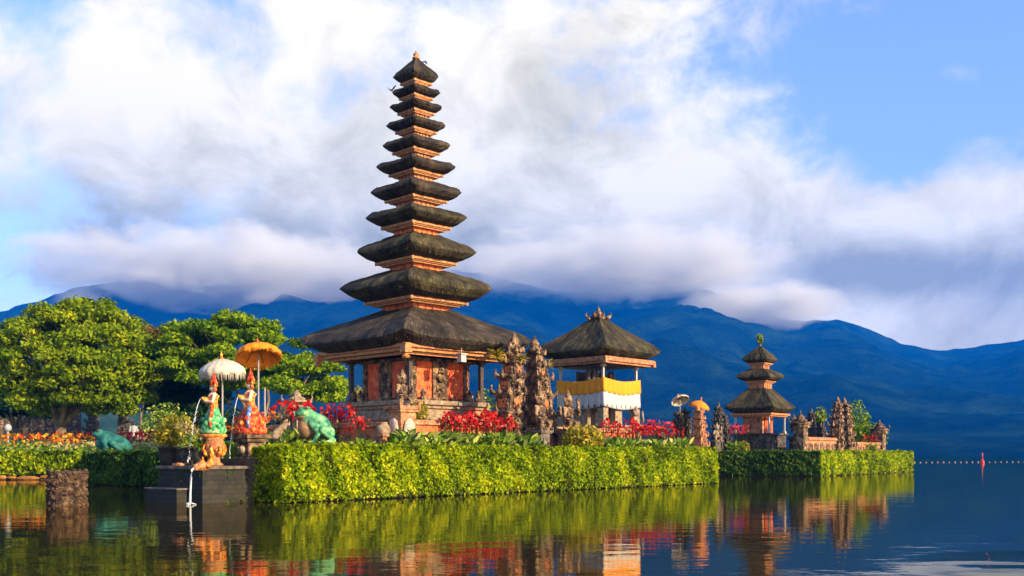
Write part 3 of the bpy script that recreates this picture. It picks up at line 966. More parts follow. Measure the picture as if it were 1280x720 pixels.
# ---- low cloud that hugs the mountain tops
def build_mist(name, label, c, size, dens, seed):
    mt, nt, out = nodes_of('mist_' + name)
    tc = nt.nodes.new('ShaderNodeTexCoord')
    def m(op, a, b=None, cc=None, clamp=False):
        n = nt.nodes.new('ShaderNodeMath'); n.operation = op; n.use_clamp = clamp
        for i, x in enumerate((a, b, cc)):
            if x is None: continue
            if isinstance(x, (int, float)): n.inputs[i].default_value = x
            else: nt.links.new(x, n.inputs[i])
        return n.outputs[0]
    ln = nt.nodes.new('ShaderNodeVectorMath'); ln.operation = 'LENGTH'
    nt.links.new(tc.outputs['Object'], ln.inputs[0])         # unit sphere coordinates
    mp = nt.nodes.new('ShaderNodeMapping'); mp.inputs['Scale'].default_value = (size[0] / 110, size[1] / 110, size[2] / 55); mp.inputs['Location'].default_value = (seed, seed * .7, 0)
    nt.links.new(tc.outputs['Object'], mp.inputs[0])
    nf = noise_fac(nt, mp.outputs[0], 1.0, 5, 0.62, 0.4)
    edge = m('SUBTRACT', 1.0, m('POWER', ln.outputs['Value'], 2.0))
    d = m('SUBTRACT', m('ADD', m('MULTIPLY', nf, 2.0), m('MULTIPLY', edge, .9)), 1.35, None, True)
    p = nt.nodes.new('ShaderNodeVolumePrincipled')
    p.inputs['Color'].default_value = (1, .97, .86, 1)
    p.inputs['Anisotropy'].default_value = 0.0
    nt.links.new(m('MULTIPLY', d, dens), p.inputs['Density'])
    nt.links.new(p.outputs[0], out.inputs['Volume'])
    b = MB(); b.ball((0, 0, 0), 1, 24, 12)
    o = b.build(name, mt); o.location = c; o.scale = size
    o['kind'] = 'stuff'; tag(o, label, 'mist')
    return o
def mist(label, px, py, Y, rx, ry, depth, dens, seed):
    k = Y / 1280
    build_mist('mist', label, at(px, Y, zz(py, Y)), (rx * k, depth, ry * k), dens, seed)
mist('long grey mist bank over the mountain tops at the left', 300, 337, 1950, 380, 62, 260, .035, 3.0)
mist('white mist bank hiding the mountain crest right of the tall pagoda', 780, 332, 1950, 270, 56, 260, .03, 8.0)
mist('thin wisp of mist lying on the right mountain crest', 955, 384, 2050, 130, 32, 200, .04, 14.0)
mist('small wisp of mist on the slope above the bright spreading tree', 112, 382, 1800, 40, 26, 120, .008, 21.0)

# ================================================================== BUILDINGS
def roof_mesh(h, z0, rise, h_top, thick, seed=0, N=72, hip=0.05, rough=0.014, sag=0.02, drop=None):
    """thick thatched pyramid roof; square plan, rolled eave, raised hips, ragged rim"""
    rs = random.Random(seed)
    off = rs.random() * 50
    t = thick
    dp = t * 1.05 if drop is None else drop
    prof = [(h * 0.25, z0 - dp), (h * .66, z0 - dp), (h * .86, z0 - .62 * dp), (h * .965, z0 - .22 * dp), (h * 1.0, z0), (h * .985, z0 + .16 * t), (h * .94, z0 + .45 * t), (h * .86, z0 + .80 * t)]
    n_s = 8
    zb = z0 + .80 * t
    for i in range(1, n_s + 1):
        s = i / n_s
        r = h * .86 + (h_top - h * .86) * s
        z = zb + (z0 + rise - zb) * (s ** 1.04)
        prof.append((r, z))
    vs = []; arc = [0.0]
    for i in range(1, len(prof)):
        arc.append(arc[-1] + math.hypot(prof[i][0] - prof[i-1][0], prof[i][1] - prof[i-1][1]))
    for i, (r, z) in enumerate(prof):
        for k in range(N):
            a = 2 * math.pi * (k + .0) / N
            c, s = math.cos(a), math.sin(a)
            p = 34 if i < 8 else 26
            rr = r / (abs(c) ** p + abs(s) ** p) ** (1 / p)
            cor = (min(abs(c), abs(s)) / max(abs(c), abs(s))) ** 5
            q = mnoise.noise((c * 5 + off, s * 5, z * 3)) * rough * 2.2 + rs.uniform(-rough, rough)
            rr *= 1 + (0.0 if i == 0 else q * (1 if i < 8 else .6) / max(h, .5))
            dz = 0
            if 2 <= i: dz = hip * h * cor * (r / h) - sag * h * (1 - cor) * (1 if i < 9 else .6) * (r / h)
            vs.append((rr * c, rr * s, z + dz + (mnoise.noise((c * 7 + off, s * 7, i * .6)) * rough * 1.6 if i > 1 else 0)))
    fs = []; uvs = []
    per = 8 * h
    for i in range(len(prof) - 1):
        for k in range(N):
            k2 = (k + 1) % N
            fs.append((i*N+k, i*N+k2, (i+1)*N+k2, (i+1)*N+k))
            u0, u1 = per * k / N + off, per * (k + 1) / N + off
            uvs.append([(u0, arc[i]), (u1, arc[i]), (u1, arc[i+1]), (u0, arc[i+1])])
    fs.append(tuple(range(N - 1, -1, -1))); uvs.append([(0, 0)] * N)
    fs.append(tuple((len(prof)-1)*N + k for k in range(N))); uvs.append([(0, 0)] * N)
    mb = MB()
    mb.add(vs, fs, uvs)
    # ragged fibre ends along the rim
    tri = []; tf = []; tu = []
    cnt = int(per * 16)
    for j in range(cnt):
        a = rs.random() * 2 * math.pi
        c, s = math.cos(a), math.sin(a)
        p = 14
        rr = h * rs.uniform(.86, .99) / (abs(c) ** p + abs(s) ** p) ** (1 / p)
        cor = (min(abs(c), abs(s)) / max(abs(c), abs(s))) ** 5
        zc = z0 - rs.uniform(.05, .6) * dp + hip * h * cor - sag * h * (1 - cor)
        w = rs.uniform(.012, .03); l = rs.uniform(.03, .09) * (1 if h > 1.5 else .6)
        x, y = rr * c, rr * s
        o = len(tri)
        tri += [(x - s * w, y + c * w, zc), (x + s * w, y - c * w, zc), (x * (1 + .01 * rs.random()), y, zc - l)]
        tf.append((o, o + 1, o + 2)); tu.append([(j, 0), (j + .1, 0), (j, .1)])
    mb.add(tri, tf, tu)
    return mb

def ring(mb, h, z, w, ht):
    """a square frame of four beams, butted"""
    for k in range(4):
        Mx = Matrix.Rotation(k * math.pi / 2, 4, 'Z')
        mb.box((0 + w / 2 * 0, -h + w / 2, z + ht / 2), (2 * h - 2 * w if k % 2 else 2 * h, w, ht), 0, 1, Mx)

# ---- the eleven tiered pagoda
def build_pagoda():
    C0 = Vector((-3.56, 38.0, 0))
    g = 1.0
    t = thing('pagoda', 'tall eleven tiered thatched temple tower with red brick shrine room', 'pagoda', (C0.x, C0.y, g), R(45))
    def L(z): return z - g
    half = [3.12, 2.04, 1.60, 1.365, 1.22, 1.06, .915, .80, .71, .65, .60]
    tip = [5.12, 7.13, 8.52, 9.80, 10.75, 11.70, 12.50, 13.25, 13.93, 14.48, 15.06]
    thk = [.50, .40, .33, .28, .25, .22, .20, .18, .17, .17, .24]
    drp = [.46, .40, .31, .27, .25, .23, .21, .19, .17, .16, .19]
    zb = list(tip)
    zt = [tip[k + 1] - drp[k + 1] - (.30 if k < 3 else .25 if k < 6 else .20) for k in range(10)] + [15.80]
    for k in range(11):
        h = half[k]
        ht = half[k + 1] * .42 if k < 10 else .05
        mb = roof_mesh(h, L(zb[k]), zt[k] - zb[k], ht, thk[k], 11 + k, 88 if k < 3 else 64, rough=.024 if k < 3 else .016, drop=drp[k])
        mb.build('thatch_roof', M['thatch_moss'] if k in (1, 2, 3) else M['thatch'], t, False)
    # necks and cornice beams between the roofs
    for k in range(1, 11):
        hn = half[k] * .43
        nb = MB()
        z0 = L(zt[k - 1]) - .10; z1 = L(zb[k] - drp[k]) + .02
        nb.box((0, 0, (z0 + z1) / 2), (2 * hn, 2 * hn, z1 - z0))
        for q in range(4):
            Mx = Matrix.Rotation(q * math.pi / 2, 4, 'Z')
            for e in (-.62, -.2, .2, .62):
                nb.box((e * hn, -hn - .012, (z0 + z1) / 2), (hn * .26, .03, (z1 - z0) * .92), 0, 1, Mx)
        nb.build('neck', M['brick'] if k < 4 else M['wood'], t)
        cb = MB()
        hb = half[k] * .66
        f = .85 if k < 4 else .65
        w = .10
        zc = L(zb[k] - drp[k])
        cb.box((0, 0, zc - .05 * f), (2 * hb, 2 * hb, .10 * f))
        cb.box((0, 0, zc - .125 * f), (2 * hb * .93, 2 * hb * .93, .046 * f))
        cb.box((0, 0, zc - .18 * f), (2 * hb * .86, 2 * hb * .86, .06 * f))
        for q in range(4):
            Mx = Matrix.Rotation(q * math.pi / 2 + math.pi / 4, 4, 'Z')
            cb.box((0, -hb * 1.414 + .03, zc - .07 * f), (.10, .10, .13 * f), math.pi / 4, 1, Mx)
        cb.build('cornice', M['gold_wood'], t)
    # finial
    fb = MB()
    fb.lathe([(.13, 0), (.15, .05), (.08, .09), (.10, .14), (.12, .18), (.05, .23), (.03, .30), (.005, .33)], 12, (0, 0, L(15.76)))
    fb.build('finial', M['gold_wood'], t, True)
    # main cornice under the lowest roof
    cb = MB()
    ring(cb, 2.62, L(4.735), .14, .125)
    ring(cb, 2.50, L(4.62), .12, .113)
    ring(cb, 2.30, L(4.52), .12, .098)
    for q in range(4):
        Mx = Matrix.Rotation(q * math.pi / 2, 4, 'Z')
        for i in range(15):
            x = -2.4 + 4.8 * i / 14
            cb.box((x, -2.14, L(4.90)), (.07, .88, .07), 0, 1, Mx)
    cb.build('cornice', M['gold_wood'], t)
    for q in range(4):
        b = MB()
        Mx = Matrix.Rotation(q * math.pi / 2 + math.pi / 4, 4, 'Z')
        b.box((0, -2.62 * 1.414 + .07, L(4.66)), (.30, .30, .26), math.pi / 4, .8, Mx)
        b.lathe([(.11, 0), (.15, .05), (.09, .11), (.05, .2)], 8, (0, 0, 0), Mx @ Matrix.Translation((0, -2.62 * 1.414 + .07, L(4.34))))
        b.build('corner_bracket', M['gold_wood'], t)
    # veranda posts
    for q in range(4):
        for dx in ([0] if q == 0 else [0]):
            b = MB()
            Mx = Matrix.Rotation(q * math.pi / 2, 4, 'Z')
            x = y = 1.70
            b.box((x, -y, L(3.74)), (.15, .15, 1.60), 0, 1, Mx)
            b.box((x, -y, L(3.02)), (.30, .30, .22), 0, .8, Mx)
            b.box((x, -y, L(4.47)), (.26, .26, .12), 0, 1, Mx)
            b.build('post', M['dark_wood'], t, False, .01)
    # terrace under the room
    tb = MB()
    tb.box((0, 0, L(2.93)), (3.85, 3.85, .16)); tb.box((0, 0, L(2.79)), (3.6, 3.6, .12)); tb.box((0, 0, L(2.56)), (3.4, 3.4, .34))
    tb.box((0, 0, L(2.35)), (4.1, 4.1, .08))
    tb.build('terrace', M['stone_pale'], t, False, .015)
    tb = MB()
    tb.box((0, 0, L(1.98)), (4.0, 4.0, .66)); tb.box((0, 0, L(1.36)), (4.7, 4.7, .58))
    for q in range(4):
        Mx = Matrix.Rotation(q * math.pi / 2, 4, 'Z')
        for i in range(9):
            tb.box((-2.08 + .52 * i, -2.365, L(1.34)), (.34, .05, .34), 0, 1, Mx)
    tb.build('brick_base', M['brick'], t)
    tb = MB()
    tb.box((0, 0, L(1.69)), (5.0, 5.0, .09)); tb.box((0, 0, L(1.04)), (5.1, 5.1, .12))
    tb.build('base_moulding', M['stone_orange'], t, False, .015)
    # the room: red panels between carved stone strips, door on the right-hand front
    hr = 1.36
    rb = MB()
    rb.box((0, 0, L(3.78)), (2 * hr, 2 * hr, 1.54))
    rb.build('wall', M['redpaint'], t)
    sb = MB()
    for q in range(4):
        Mx = Matrix.Rotation(q * math.pi / 2, 4, 'Z')
        wd = hr
        front = (q == 1)      # right-hand front face carries the door
        strips = [(-1.25, .20), (-.60, .12), (.60, .12), (1.25, .20)] if front else [(-1.25, .20), (-.05, .70), (1.2, .16)]
        for xx, ww in strips:
            sb.box((xx, -wd - .035, L(3.78)), (ww, .075, 1.50), 0, 1, Mx)
            for j in range(4):
                sb.horn((xx + random.uniform(-.25, .25) * ww, -wd - .08, L(3.15 + .32 * j)), Mx.inverted() @ Vector((0, 0, 0)) + Vector((random.uniform(-.5, .5) * ww, -.05, 0)), .12, ww * .22, .4)
                sb.v  # carved relief
        sb.box((0, -wd - .05, L(3.06)), (2 * wd + .2, .11, .12), 0, 1, Mx)
        sb.box((0, -wd - .05, L(4.48)), (2 * wd + .2, .11, .12), 0, 1, Mx)
        if front:
            # carved wings descending beside the door and a crown above it
            for s in (-1, 1):
                for j in range(5):
                    sb.box((s * (.42 + .05 * j), -wd - .06, L(4.28 - .16 * j)), (.16 + .02 * j, .13, .15), 0, .75, Mx)
            sb.box((0, -wd - .07, L(4.33)), (.9, .15, .16), 0, .7, Mx)
    # relief horns were added around local -y of the first face only: rotate copies
    sb.build('carved_strip', M['stone'], t)
    for q in (0, 1):
        Mx = Matrix.Rotation(q * math.pi / 2, 4, 'Z')
        if q == 1:
            d = MB()
            for s in (-1, 1):
                d.box((s * .145, -hr - .045, L(3.70)), (.28, .05, 1.12), 0, 1, Mx)
                for j in range(3):
                    d.box((s * .145, -hr - .078, L(3.36 + .34 * j)), (.18, .02, .22), 0, 1, Mx)
            d.build('door', M['redpaint'], t, False, .006)
            d = MB()
            for s in (-1, 1): d.box((s * .335, -hr - .07, L(3.70)), (.07, .12, 1.16), 0, 1, Mx)
            d.box((0, -hr - .07, L(4.215)), (.60, .12, .07), 0, 1, Mx)
            d.build('door_frame', M['gold_wood'], t)
            for s in (-1, 1):
                d = MB()
                d.box((s * .92, -hr - .03, L(3.72)), (.38, .06, 1.15), 0, 1, Mx)
                for j in range(4): d.box((s * .92, -hr - .07, L(3.3 + .28 * j)), (.26, .03, .16), 0, .8, Mx)
                d.build('wall_panel', M['redpaint'], t)
    # small carved guardians flanking the terrace edge
    for q in range(4):
        Mx = Matrix.Rotation(q * math.pi / 2, 4, 'Z')
        for x in (-1.55, -1.1, 1.1, 1.55):
            eb = MB()
            eb.lathe([(.12, 0), (.15, .08), (.09, .16), (.12, .26), (.05, .38), (.01, .46)], 8, (0, 0, 0), Mx @ Matrix.Translation((x, -1.72, L(3.01))))
            eb.build('terrace_ornament', M['stone'], t, True)
    # steps up the right-hand front
    st = MB()
    Mx = Matrix.Rotation(math.pi / 2, 4, 'Z')
    for j in range(7):
        zz0 = .28 * (j + 1)
        st.box((0, -2.56 - .18 * (6 - j) - .0, zz0 / 2), (.9, .18, zz0), 0, 1, Mx)
    st.build('steps', M['stone_grey'], t)
    return t
build_pagoda()
lb = MB()
lb.box((0, 0, 0), (.24, .24, .26), 0, .9); lb.box((0, 0, .15), (.30, .30, .04)); lb.tube([(0, 0, .16), (0, 0, .36)], .012, 6)
o = lb.build('hanging_box', M['white_wood'])
o.location = at(577, 35.7, zz(448, 35.7)); o.rotation_euler.z = R(45)
tag(o, 'small white box hanging from the right eave beam of the pagoda', 'lantern')

# ---- pavilion with yellow and white cloth
def build_pavilion():
    g = 1.0
    Yc = 46.0
    C0 = at(748, Yc)
    t = thing('pavilion', 'open thatched pavilion on a raised base, wrapped in yellow and white cloth', 'pavilion', (C0.x, C0.y, g), R(47))
    def L(z): return z - g
    ze = 5.62
    mb = roof_mesh(2.05, L(ze), 1.58, .22, .42, 77, 88, hip=.045, rough=.024, drop=.34)
    mb.build('thatch_roof', M['thatch_moss'], t)
    rb = MB()
    rb.box((0, 0, L(7.20)), (.50, .50, .16)); rb.box((0, 0, L(7.34)), (.4, .4, .12))
    for q in range(4):
        a = q * math.pi / 2 + math.pi / 4
        rb.horn((.36 * math.cos(a), .36 * math.sin(a), L(7.2)), (math.cos(a), math.sin(a), 0), .30, .09, .22)
        rb.horn((.20 * math.cos(a + .78), .20 * math.sin(a + .78), L(7.3)), (math.cos(a + .78), math.sin(a + .78), 0), .22, .07, .12)
    rb.lathe([(.14, 0), (.17, .08), (.08, .14), (.10, .2), (.03, .3), (.005, .42)], 10, (0, 0, L(7.38)))
    rb.build('ridge_crown', M['stone'], t, True)
    cb = MB()
    ring(cb, 1.80, L(5.115), .12, .19); ring(cb, 1.70, L(5.02), .10, .093)
    for q in range(4):
        Mx = Matrix.Rotation(q * math.pi / 2 + math.pi / 4, 4, 'Z')
        cb.box((0, -1.78 * 1.414 + .05, L(5.14)), (.2, .2, .26), math.pi / 4, .8, Mx)
    cb.build('cornice', M['wood'], t)
    for q in range(4):
        b = MB(); Mx = Matrix.Rotation(q * math.pi / 2, 4, 'Z')
        b.box((1.20, -1.20, L(4.14)), (.10, .10, 1.80), 0, 1, Mx)
        b.box((1.20, -1.20, L(4.97)), (.2, .2, .1), 0, 1, Mx)
        b.build('post', M['white_wood'], t, False, .01)
    fb = MB()
    fb.box((0, 0, L(3.20)), (2.6, 2.6, .14)); fb.box((0, .55, L(4.05)), (1.7, .08, 1.5)); fb.box((0, 0, L(5.0)), (2.5, 2.5, .05))
    fb.build('floor_deck', M['dark_wood'], t)
    # carved gear kept on the deck, seen dark through the opening
    gb = MB()
    for i in range(7):
        gb.lathe([(.10, 0), (.14, .1), (.1, .24), (.14, .34), (.05, .5), (.01, .62)], 8, (-1.0 + .3 * i, -.2 - .06 * (i % 2), L(4.3)))
    gb.box((0, -.2, L(3.78)), (2.2, .5, 1.02))
    gb.build('carved_rail', M['dark_wood'], t, True)
    bb = MB()
    bb.box((0, 0, L(1.35)), (3.3, 3.3, .70)); bb.box((0, 0, L(2.02)), (2.7, 2.7, .56))
    bb.build('brick_base', M['stone_orange'], t)
    bb = MB()
    bb.box((0, 0, L(1.73)), (3.5, 3.5, .06)); bb.box((0, 0, L(2.34)), (2.95, 2.95, .08))
    for q in range(4):
        Mx = Matrix.Rotation(q * math.pi / 2, 4, 'Z')
        for x in (-1.15, 1.15): bb.box((x, -1.15, L(2.75)), (.36, .36, .74), 0, .92, Mx) if x > 0 else None
        bb.box((0, -1.0, L(2.75)), (.5, .3, .74), 0, .95, Mx)
    bb.build('base_moulding', M['stone_pale'], t, False, .012)
    # cloth
    def band(z0, z1, h, seed):
        vs = []; fs = []
        rs = random.Random(seed)
        n = 44
        rows = 6
        for j in range(rows):
            s = j / (rows - 1)
            for q in range(4):
                for i in range(n):
                    x = -h + 2 * h * i / n
                    f = math.sin(i * 1.1 + q) * .5 + math.sin(i * 2.3 + 1.7 * q) * .3 + rs.uniform(-.2, .2)
                    dip = .13 * math.sin(math.pi * (i / n)) 
                    y = -h - f * .055 * (.35 + s)
                    c, s2 = [(1, 0), (0, 1), (-1, 0), (0, -1)][q]
                    vs.append((x * c - y * s2, x * s2 + y * c, z1 + (z0 - z1) * s - dip))
        m = 4 * n
        for j in range(rows - 1):
            for k in range(m):
                fs.append((j*m+k, (j+1)*m+k, (j+1)*m+(k+1) % m, j*m+(k+1) % m))
        b = MB(); b.add(vs, fs); return b
    ct = thing('cloth_wrap', 'saffron and white ceremonial cloth tied round the thatched pavilion', 'cloth', (C0.x, C0.y, g), R(47))
    a = band(L(3.83), L(4.44), 1.34, 5).build('yellow_band', M['cloth_yellow'], ct, True)
    a = band(L(3.20), L(3.87), 1.325, 6).build('white_band', M['cloth_white'], ct, True)
    for o in list(ct.children):
        so_ = o.modifiers.new('thick', 'SOLIDIFY'); so_.thickness = .008
build_pavilion()

# ---- three tiered shrine on the islet
def build_islet_shrine():
    g = 1.0; Yc = 56.5
    C0 = at(950, Yc)
    t = thing('small_pagoda', 'small three tiered thatched shrine with a green plant on its top', 'pagoda', (C0.x, C0.y, g), YAW)
    def L(z): return z - g
    half = [1.48, .99, .74]; tipz = [3.62, 5.34, 6.30]; thk = [.30, .24, .22]; zt = [4.72, 5.80, 7.05]
    drp = [.28, .20, .18]; zb = list(tipz)
    for k in range(3):
        roof_mesh(half[k], L(zb[k]), zt[k] - zb[k], [.5, .4, .08][k], thk[k], 40 + k, 64, drop=drp[k], rough=.02).build('thatch_roof', M['thatch_moss'], t)
    for k in (1, 2):
        hn = (.48, .37)[k - 1]; z0 = L(zt[k-1]) - .12; z1 = L(zb[k] - drp[k]) - .02
        b = MB(); b.box((0, 0, (z0 + z1) / 2), (2 * hn, 2 * hn, z1 - z0))
        for q in range(4):
            Mx = Matrix.Rotation(q * math.pi / 2, 4, 'Z')
            for e in (-.55, 0, .55): b.box((e * hn, -hn - .012, (z0 + z1) / 2), (hn * .34, .03, (z1 - z0) * .7), 0, 1, Mx)
        b.build('neck', M['wood'], t)
        b = MB(); ring(b, hn + .16, L(zb[k] - drp[k]) - .06, .1, .058); ring(b, hn + .08, L(zb[k] - drp[k]) - .12, .1, .055); b.build('cornice', M['gold_wood'], t)
    b = MB(); ring(b, 1.22, L(3.24), .1, .098); ring(b, 1.12, L(3.16), .1, .073); b.build('cornice', M['gold_wood'], t)
    for q in range(4):
        Mx = Matrix.Rotation(q * math.pi / 2, 4, 'Z')
        b = MB(); b.box((.98, -.98, L(2.78)), (.09, .09, 1.05), 0, 1, Mx); b.box((.98, -.98, L(2.3)), (.2, .2, .14), 0, .8, Mx)
        b.build('post', M['white_wood'], t)
    b = MB(); b.box((0, 0, L(2.2)), (2.3, 2.3, .09)); b.box((0, 0, L(1.2)), (2.7, 2.7, .4)); b.box((0, 0, L(1.78)), (2.1, 2.1, .76))
    b.build('terrace', M['stone_dark'], t, False, .012)  # dark stone colour stands in for shade on the left face
    b = MB(); b.box((-.12, .1, L(2.78)), (1.15, 1.15, 1.08)); b.build('wall', M['stone_orange'], t)
    b = MB()
    b.box((.30, -.52, L(2.72)), (.26, .06, .9)); b.box((-.35, -.52, L(2.72)), (.3, .05, .85))
    b.build('door', M['redpaint'], t)
    b = MB()
    for q in range(4):
        Mx = Matrix.Rotation(q * math.pi / 2, 4, 'Z')
        b.horn((.98, -1.0, L(2.25)), (.1, -.1, 0), .5, .09, .3)
    g2 = rng.normal(size=(220, 3)); g2 /= np.linalg.norm(g2, axis=1)[:, None]
    P = g2 * np.array([[.20, .20, .34]]) * (rng.random(220) ** .4)[:, None]
    P[:, 0] -= .12 * np.sin(P[:, 2] * 4); P[:, 2] += L(7.45)
    pt = thing('roof_plant', 'bright green leafy plant growing on the tip of the small shrine', 'plant', (C0.x, C0.y, zt[2]), YAW)
    P[:, 2] += g - zt[2]
    leaves('foliage', P, .07, M['leaf_plant'], pt)
    b = MB(); b.tube([(0, 0, -.1), (.01, 0, .2), (-.05, 0, .5)], [.05, .04, .02], 6); b.build('stem', M['bark'], pt)
    return t
build_islet_shrine()

# ================================================================== GATES, WALLS, STATUES
def candi(label, loc, rz, H, W, D, side, panel='brick', seed=0, group=None, stone='stone', cat='gate', tiers=6):
    """one half of a split gate: sheer inner face at local x=0, stepped and horned on the outer side"""
    rs = random.Random(seed)
    t = thing('split_gate_half', label, cat, loc, rz, group)
    sx = side
    fr = [.20, .17, .15, .13, .11, .09][:tiers]
    tot = sum(fr) / .86
    z = 0.0
    for i, f in enumerate(fr):
        h = H * f / tot
        w = W * (1 - .135 * i); d = D * (1 - .10 * i)
        bh = h * .70
        body = MB(); corn = MB(); carv = MB()
        body.box((sx * w * .46, 0, bh / 2), (w * .92, d * .86, bh))
        corn.box((sx * (w * .48 + .0), 0, bh + h * .06), (w * .96, d * .94, h * .12 - .004))
        corn.box((sx * (w * .52), 0, bh + h * .15), (w * 1.04, d * 1.06, h * .10 - .004))
        corn.box((sx * (w * .48), 0, bh + h * .25), (w * .96, d * .92, h * .10 - .004))
        hw = .055 * W + .02
        for yy in (-1, 1):
            carv.horn((sx * w * 1.0, yy * d * .46, bh + h * .12), (sx * .5, yy * .5, 0), h * .52, hw * 1.15, .09 * W)
            carv.horn((sx * w * .12, yy * d * .50, bh + h * .12), (0, yy * .6, 0), h * .46, hw, .06 * W)
            carv.horn((sx * w * .55, yy * d * .52, bh + h * .12), (0, yy * .7, 0), h * .5, hw * 1.15, .07 * W)
        carv.horn((sx * w * 1.06, 0, bh + h * .12), (sx * .7, 0, 0), h * .55, hw * 1.25, .09 * W)
        # mask and leaf relief on the front and the outer face
        for k in range(9):
            xx = w * rs.uniform(.08, .9)
            carv.ball((sx * xx, -d * .43 - .02, bh * rs.uniform(.05, .98)), (rs.uniform(.03, .08) * W, .06, rs.uniform(.03, .08) * W), 7, 5)
            carv.ball((sx * w * .92, d * rs.uniform(-.4, .4), bh * rs.uniform(.05, .98)), (.06, rs.uniform(.03, .08) * W, rs.uniform(.03, .08) * W), 7, 5)
        if i in (1, 3):
            carv.ball((sx * w * .5, -d * .5, bh * .62), (.15 * W, .12, .13 * W), 9, 6)
            for e in (-1, 1): carv.ball((sx * w * .5 + e * .07 * W, -d * .5 - .1, bh * .70), .045 * W, 6, 5)
            carv.ball((sx * w * .5, -d * .5 - .1, bh * .50), (.10 * W, .06, .035 * W), 7, 5)
        if i == len(fr) - 1:
            for k, (hh, rr) in enumerate([(.14, .17), (.10, .11)]):
                carv.lathe([(rr * W, 0), (rr * 1.25 * W, .02 * H), (rr * .7 * W, .045 * H), (rr * .9 * W, .07 * H), (rr * .35 * W, .11 * H), (.01, hh * H)], 9,
                   (sx * (.14 + .22 * k) * W, 0, h - .01 - k * .05 * H))
        tr = body.build('tier', M[stone], t); tr.location.z = z
        corn.build('cornice', M[stone], tr, False, .012)
        carv.build('carving', M[stone], tr, True)
        if i not in (1, 3):
            p = MB(); p.box((sx * w * .5, -d * .43 - .012, bh * .5), (w * .46, .05, bh * .66)); p.build('brick_panel', M[panel], tr)
        p = MB(); p.box((sx * (w * .92 + .012), 0, bh * .5), (.05, d * .46, bh * .66)); p.build('brick_panel', M[panel], tr)
        z += h
    return t

GL = Vector((-3.5, 32.0, 0))            # front corner of the court wall
def on_wall(s, perp=0.0, z=1.0):
    p = GL + U * s + V * perp
    return Vector((p.x, p.y, z))

# the big split gate
gs = 6.05
candi('near half of the tall carved split gate, left of its opening', on_wall(gs - .18), YAW, 4.45, 1.25, 1.0, -1, 'brick', 1, 'halves of the tall split gate')
candi('far half of the tall carved split gate, with a sheer dark inner face', on_wall(gs + .62), YAW, 4.45, 1.25, 1.0, 1, 'brick', 2, 'halves of the tall split gate')
def tuft(name, label, c, r, m, n=160, size=.08, cat='plant'):
    t = thing(name, label, cat, c)
    roots = [(0, 0, 0)] * 60
    dirs = [(math.cos(a), math.sin(a), random.uniform(-.2, 1.8)) for a in [random.random() * 6.28 for _ in range(60)]]
    blades('leaf_spray', roots, dirs, [r * random.uniform(.6, 1.1) for _ in range(60)], [r * .085] * 60, m, t, .7)
    return t
pg = on_wall(gs - .18 - .85, -.25, 0); tuft('gate_plant', 'yellow leafy plant growing high on the left half of the split gate', (pg.x, pg.y, 4.55), .46, M['leaf_yellow'])
pg = on_wall(gs - .18 - .25, .35, 0); tuft('gate_plant', 'yellow leafy plant hanging in front of the left gate half near its top', (pg.x, pg.y, 4.45), .36, M['leaf_yellow'])
pg = on_wall(gs + .62 + .75, .1, 0); tuft('gate_plant', 'yellow leafy plant growing high on the right half of the split gate', (pg.x, pg.y, 4.4), .36, M['leaf_yellow'])
# gate steps
sb = MB()
for k in range(3): sb.box((0, -.5 - .3 * k, .36 - .12 * k - .18), (1.5, .3, .36 - .12 * k + .0))
o = sb.build('gate_steps', M['stone_grey']); o.location = on_wall(gs + .22, .25, 1.0); o.rotation_euler.z = YAW
tag(o, 'grey stone steps in the opening of the tall split gate', 'steps')

# low court walls
def court_wall(label, a, b, z0, z1, m='brick', capm='stone_orange', th=.36):
    d = b - a; L = d.length; ang = math.atan2(d.y, d.x)
    t = thing('court_wall', label, 'wall', (a.x, a.y, z0), ang)
    h = z1 - z0
    w = MB(); w.box((L / 2, 0, h / 2 - .04), (L, th, h - .08)); w.build('wall', M[m], t)
    c = MB(); c.box((L / 2, 0, h - .03), (L + .04, th + .18, .10)); c.box((L / 2, 0, h + .05), (L + .02, th + .06, .055)); c.box((L / 2, 0, .09), (L + .02, th + .12, .18))
    c.build('coping', M[capm], t, False, .012)
    n = max(2, int(L / .75))
    p = MB()
    for k in range(n):
        x = (k + .5) * L / n
        for s in (-1, 1):
            p.box((x, s * (th / 2 + .012), h * .52), (L / n * .66, .05, h * .42))
    p.build('carved_panel', M['stone_orange'] if m == 'brick' else M['stone'], t, False, .01)
    return t
court_wall('low red court wall left of the tall split gate, behind red flowers', on_wall(.35), on_wall(gs - 1.5), 1.0, 2.12)
court_wall('low red court wall right of the tall split gate', on_wall(gs + 1.95), on_wall(13.4), 1.0, 2.05)
court_wall('low court wall running away to the left of the corner guardian', on_wall(0, -.35), on_wall(0, -8.5), 1.0, 2.05)

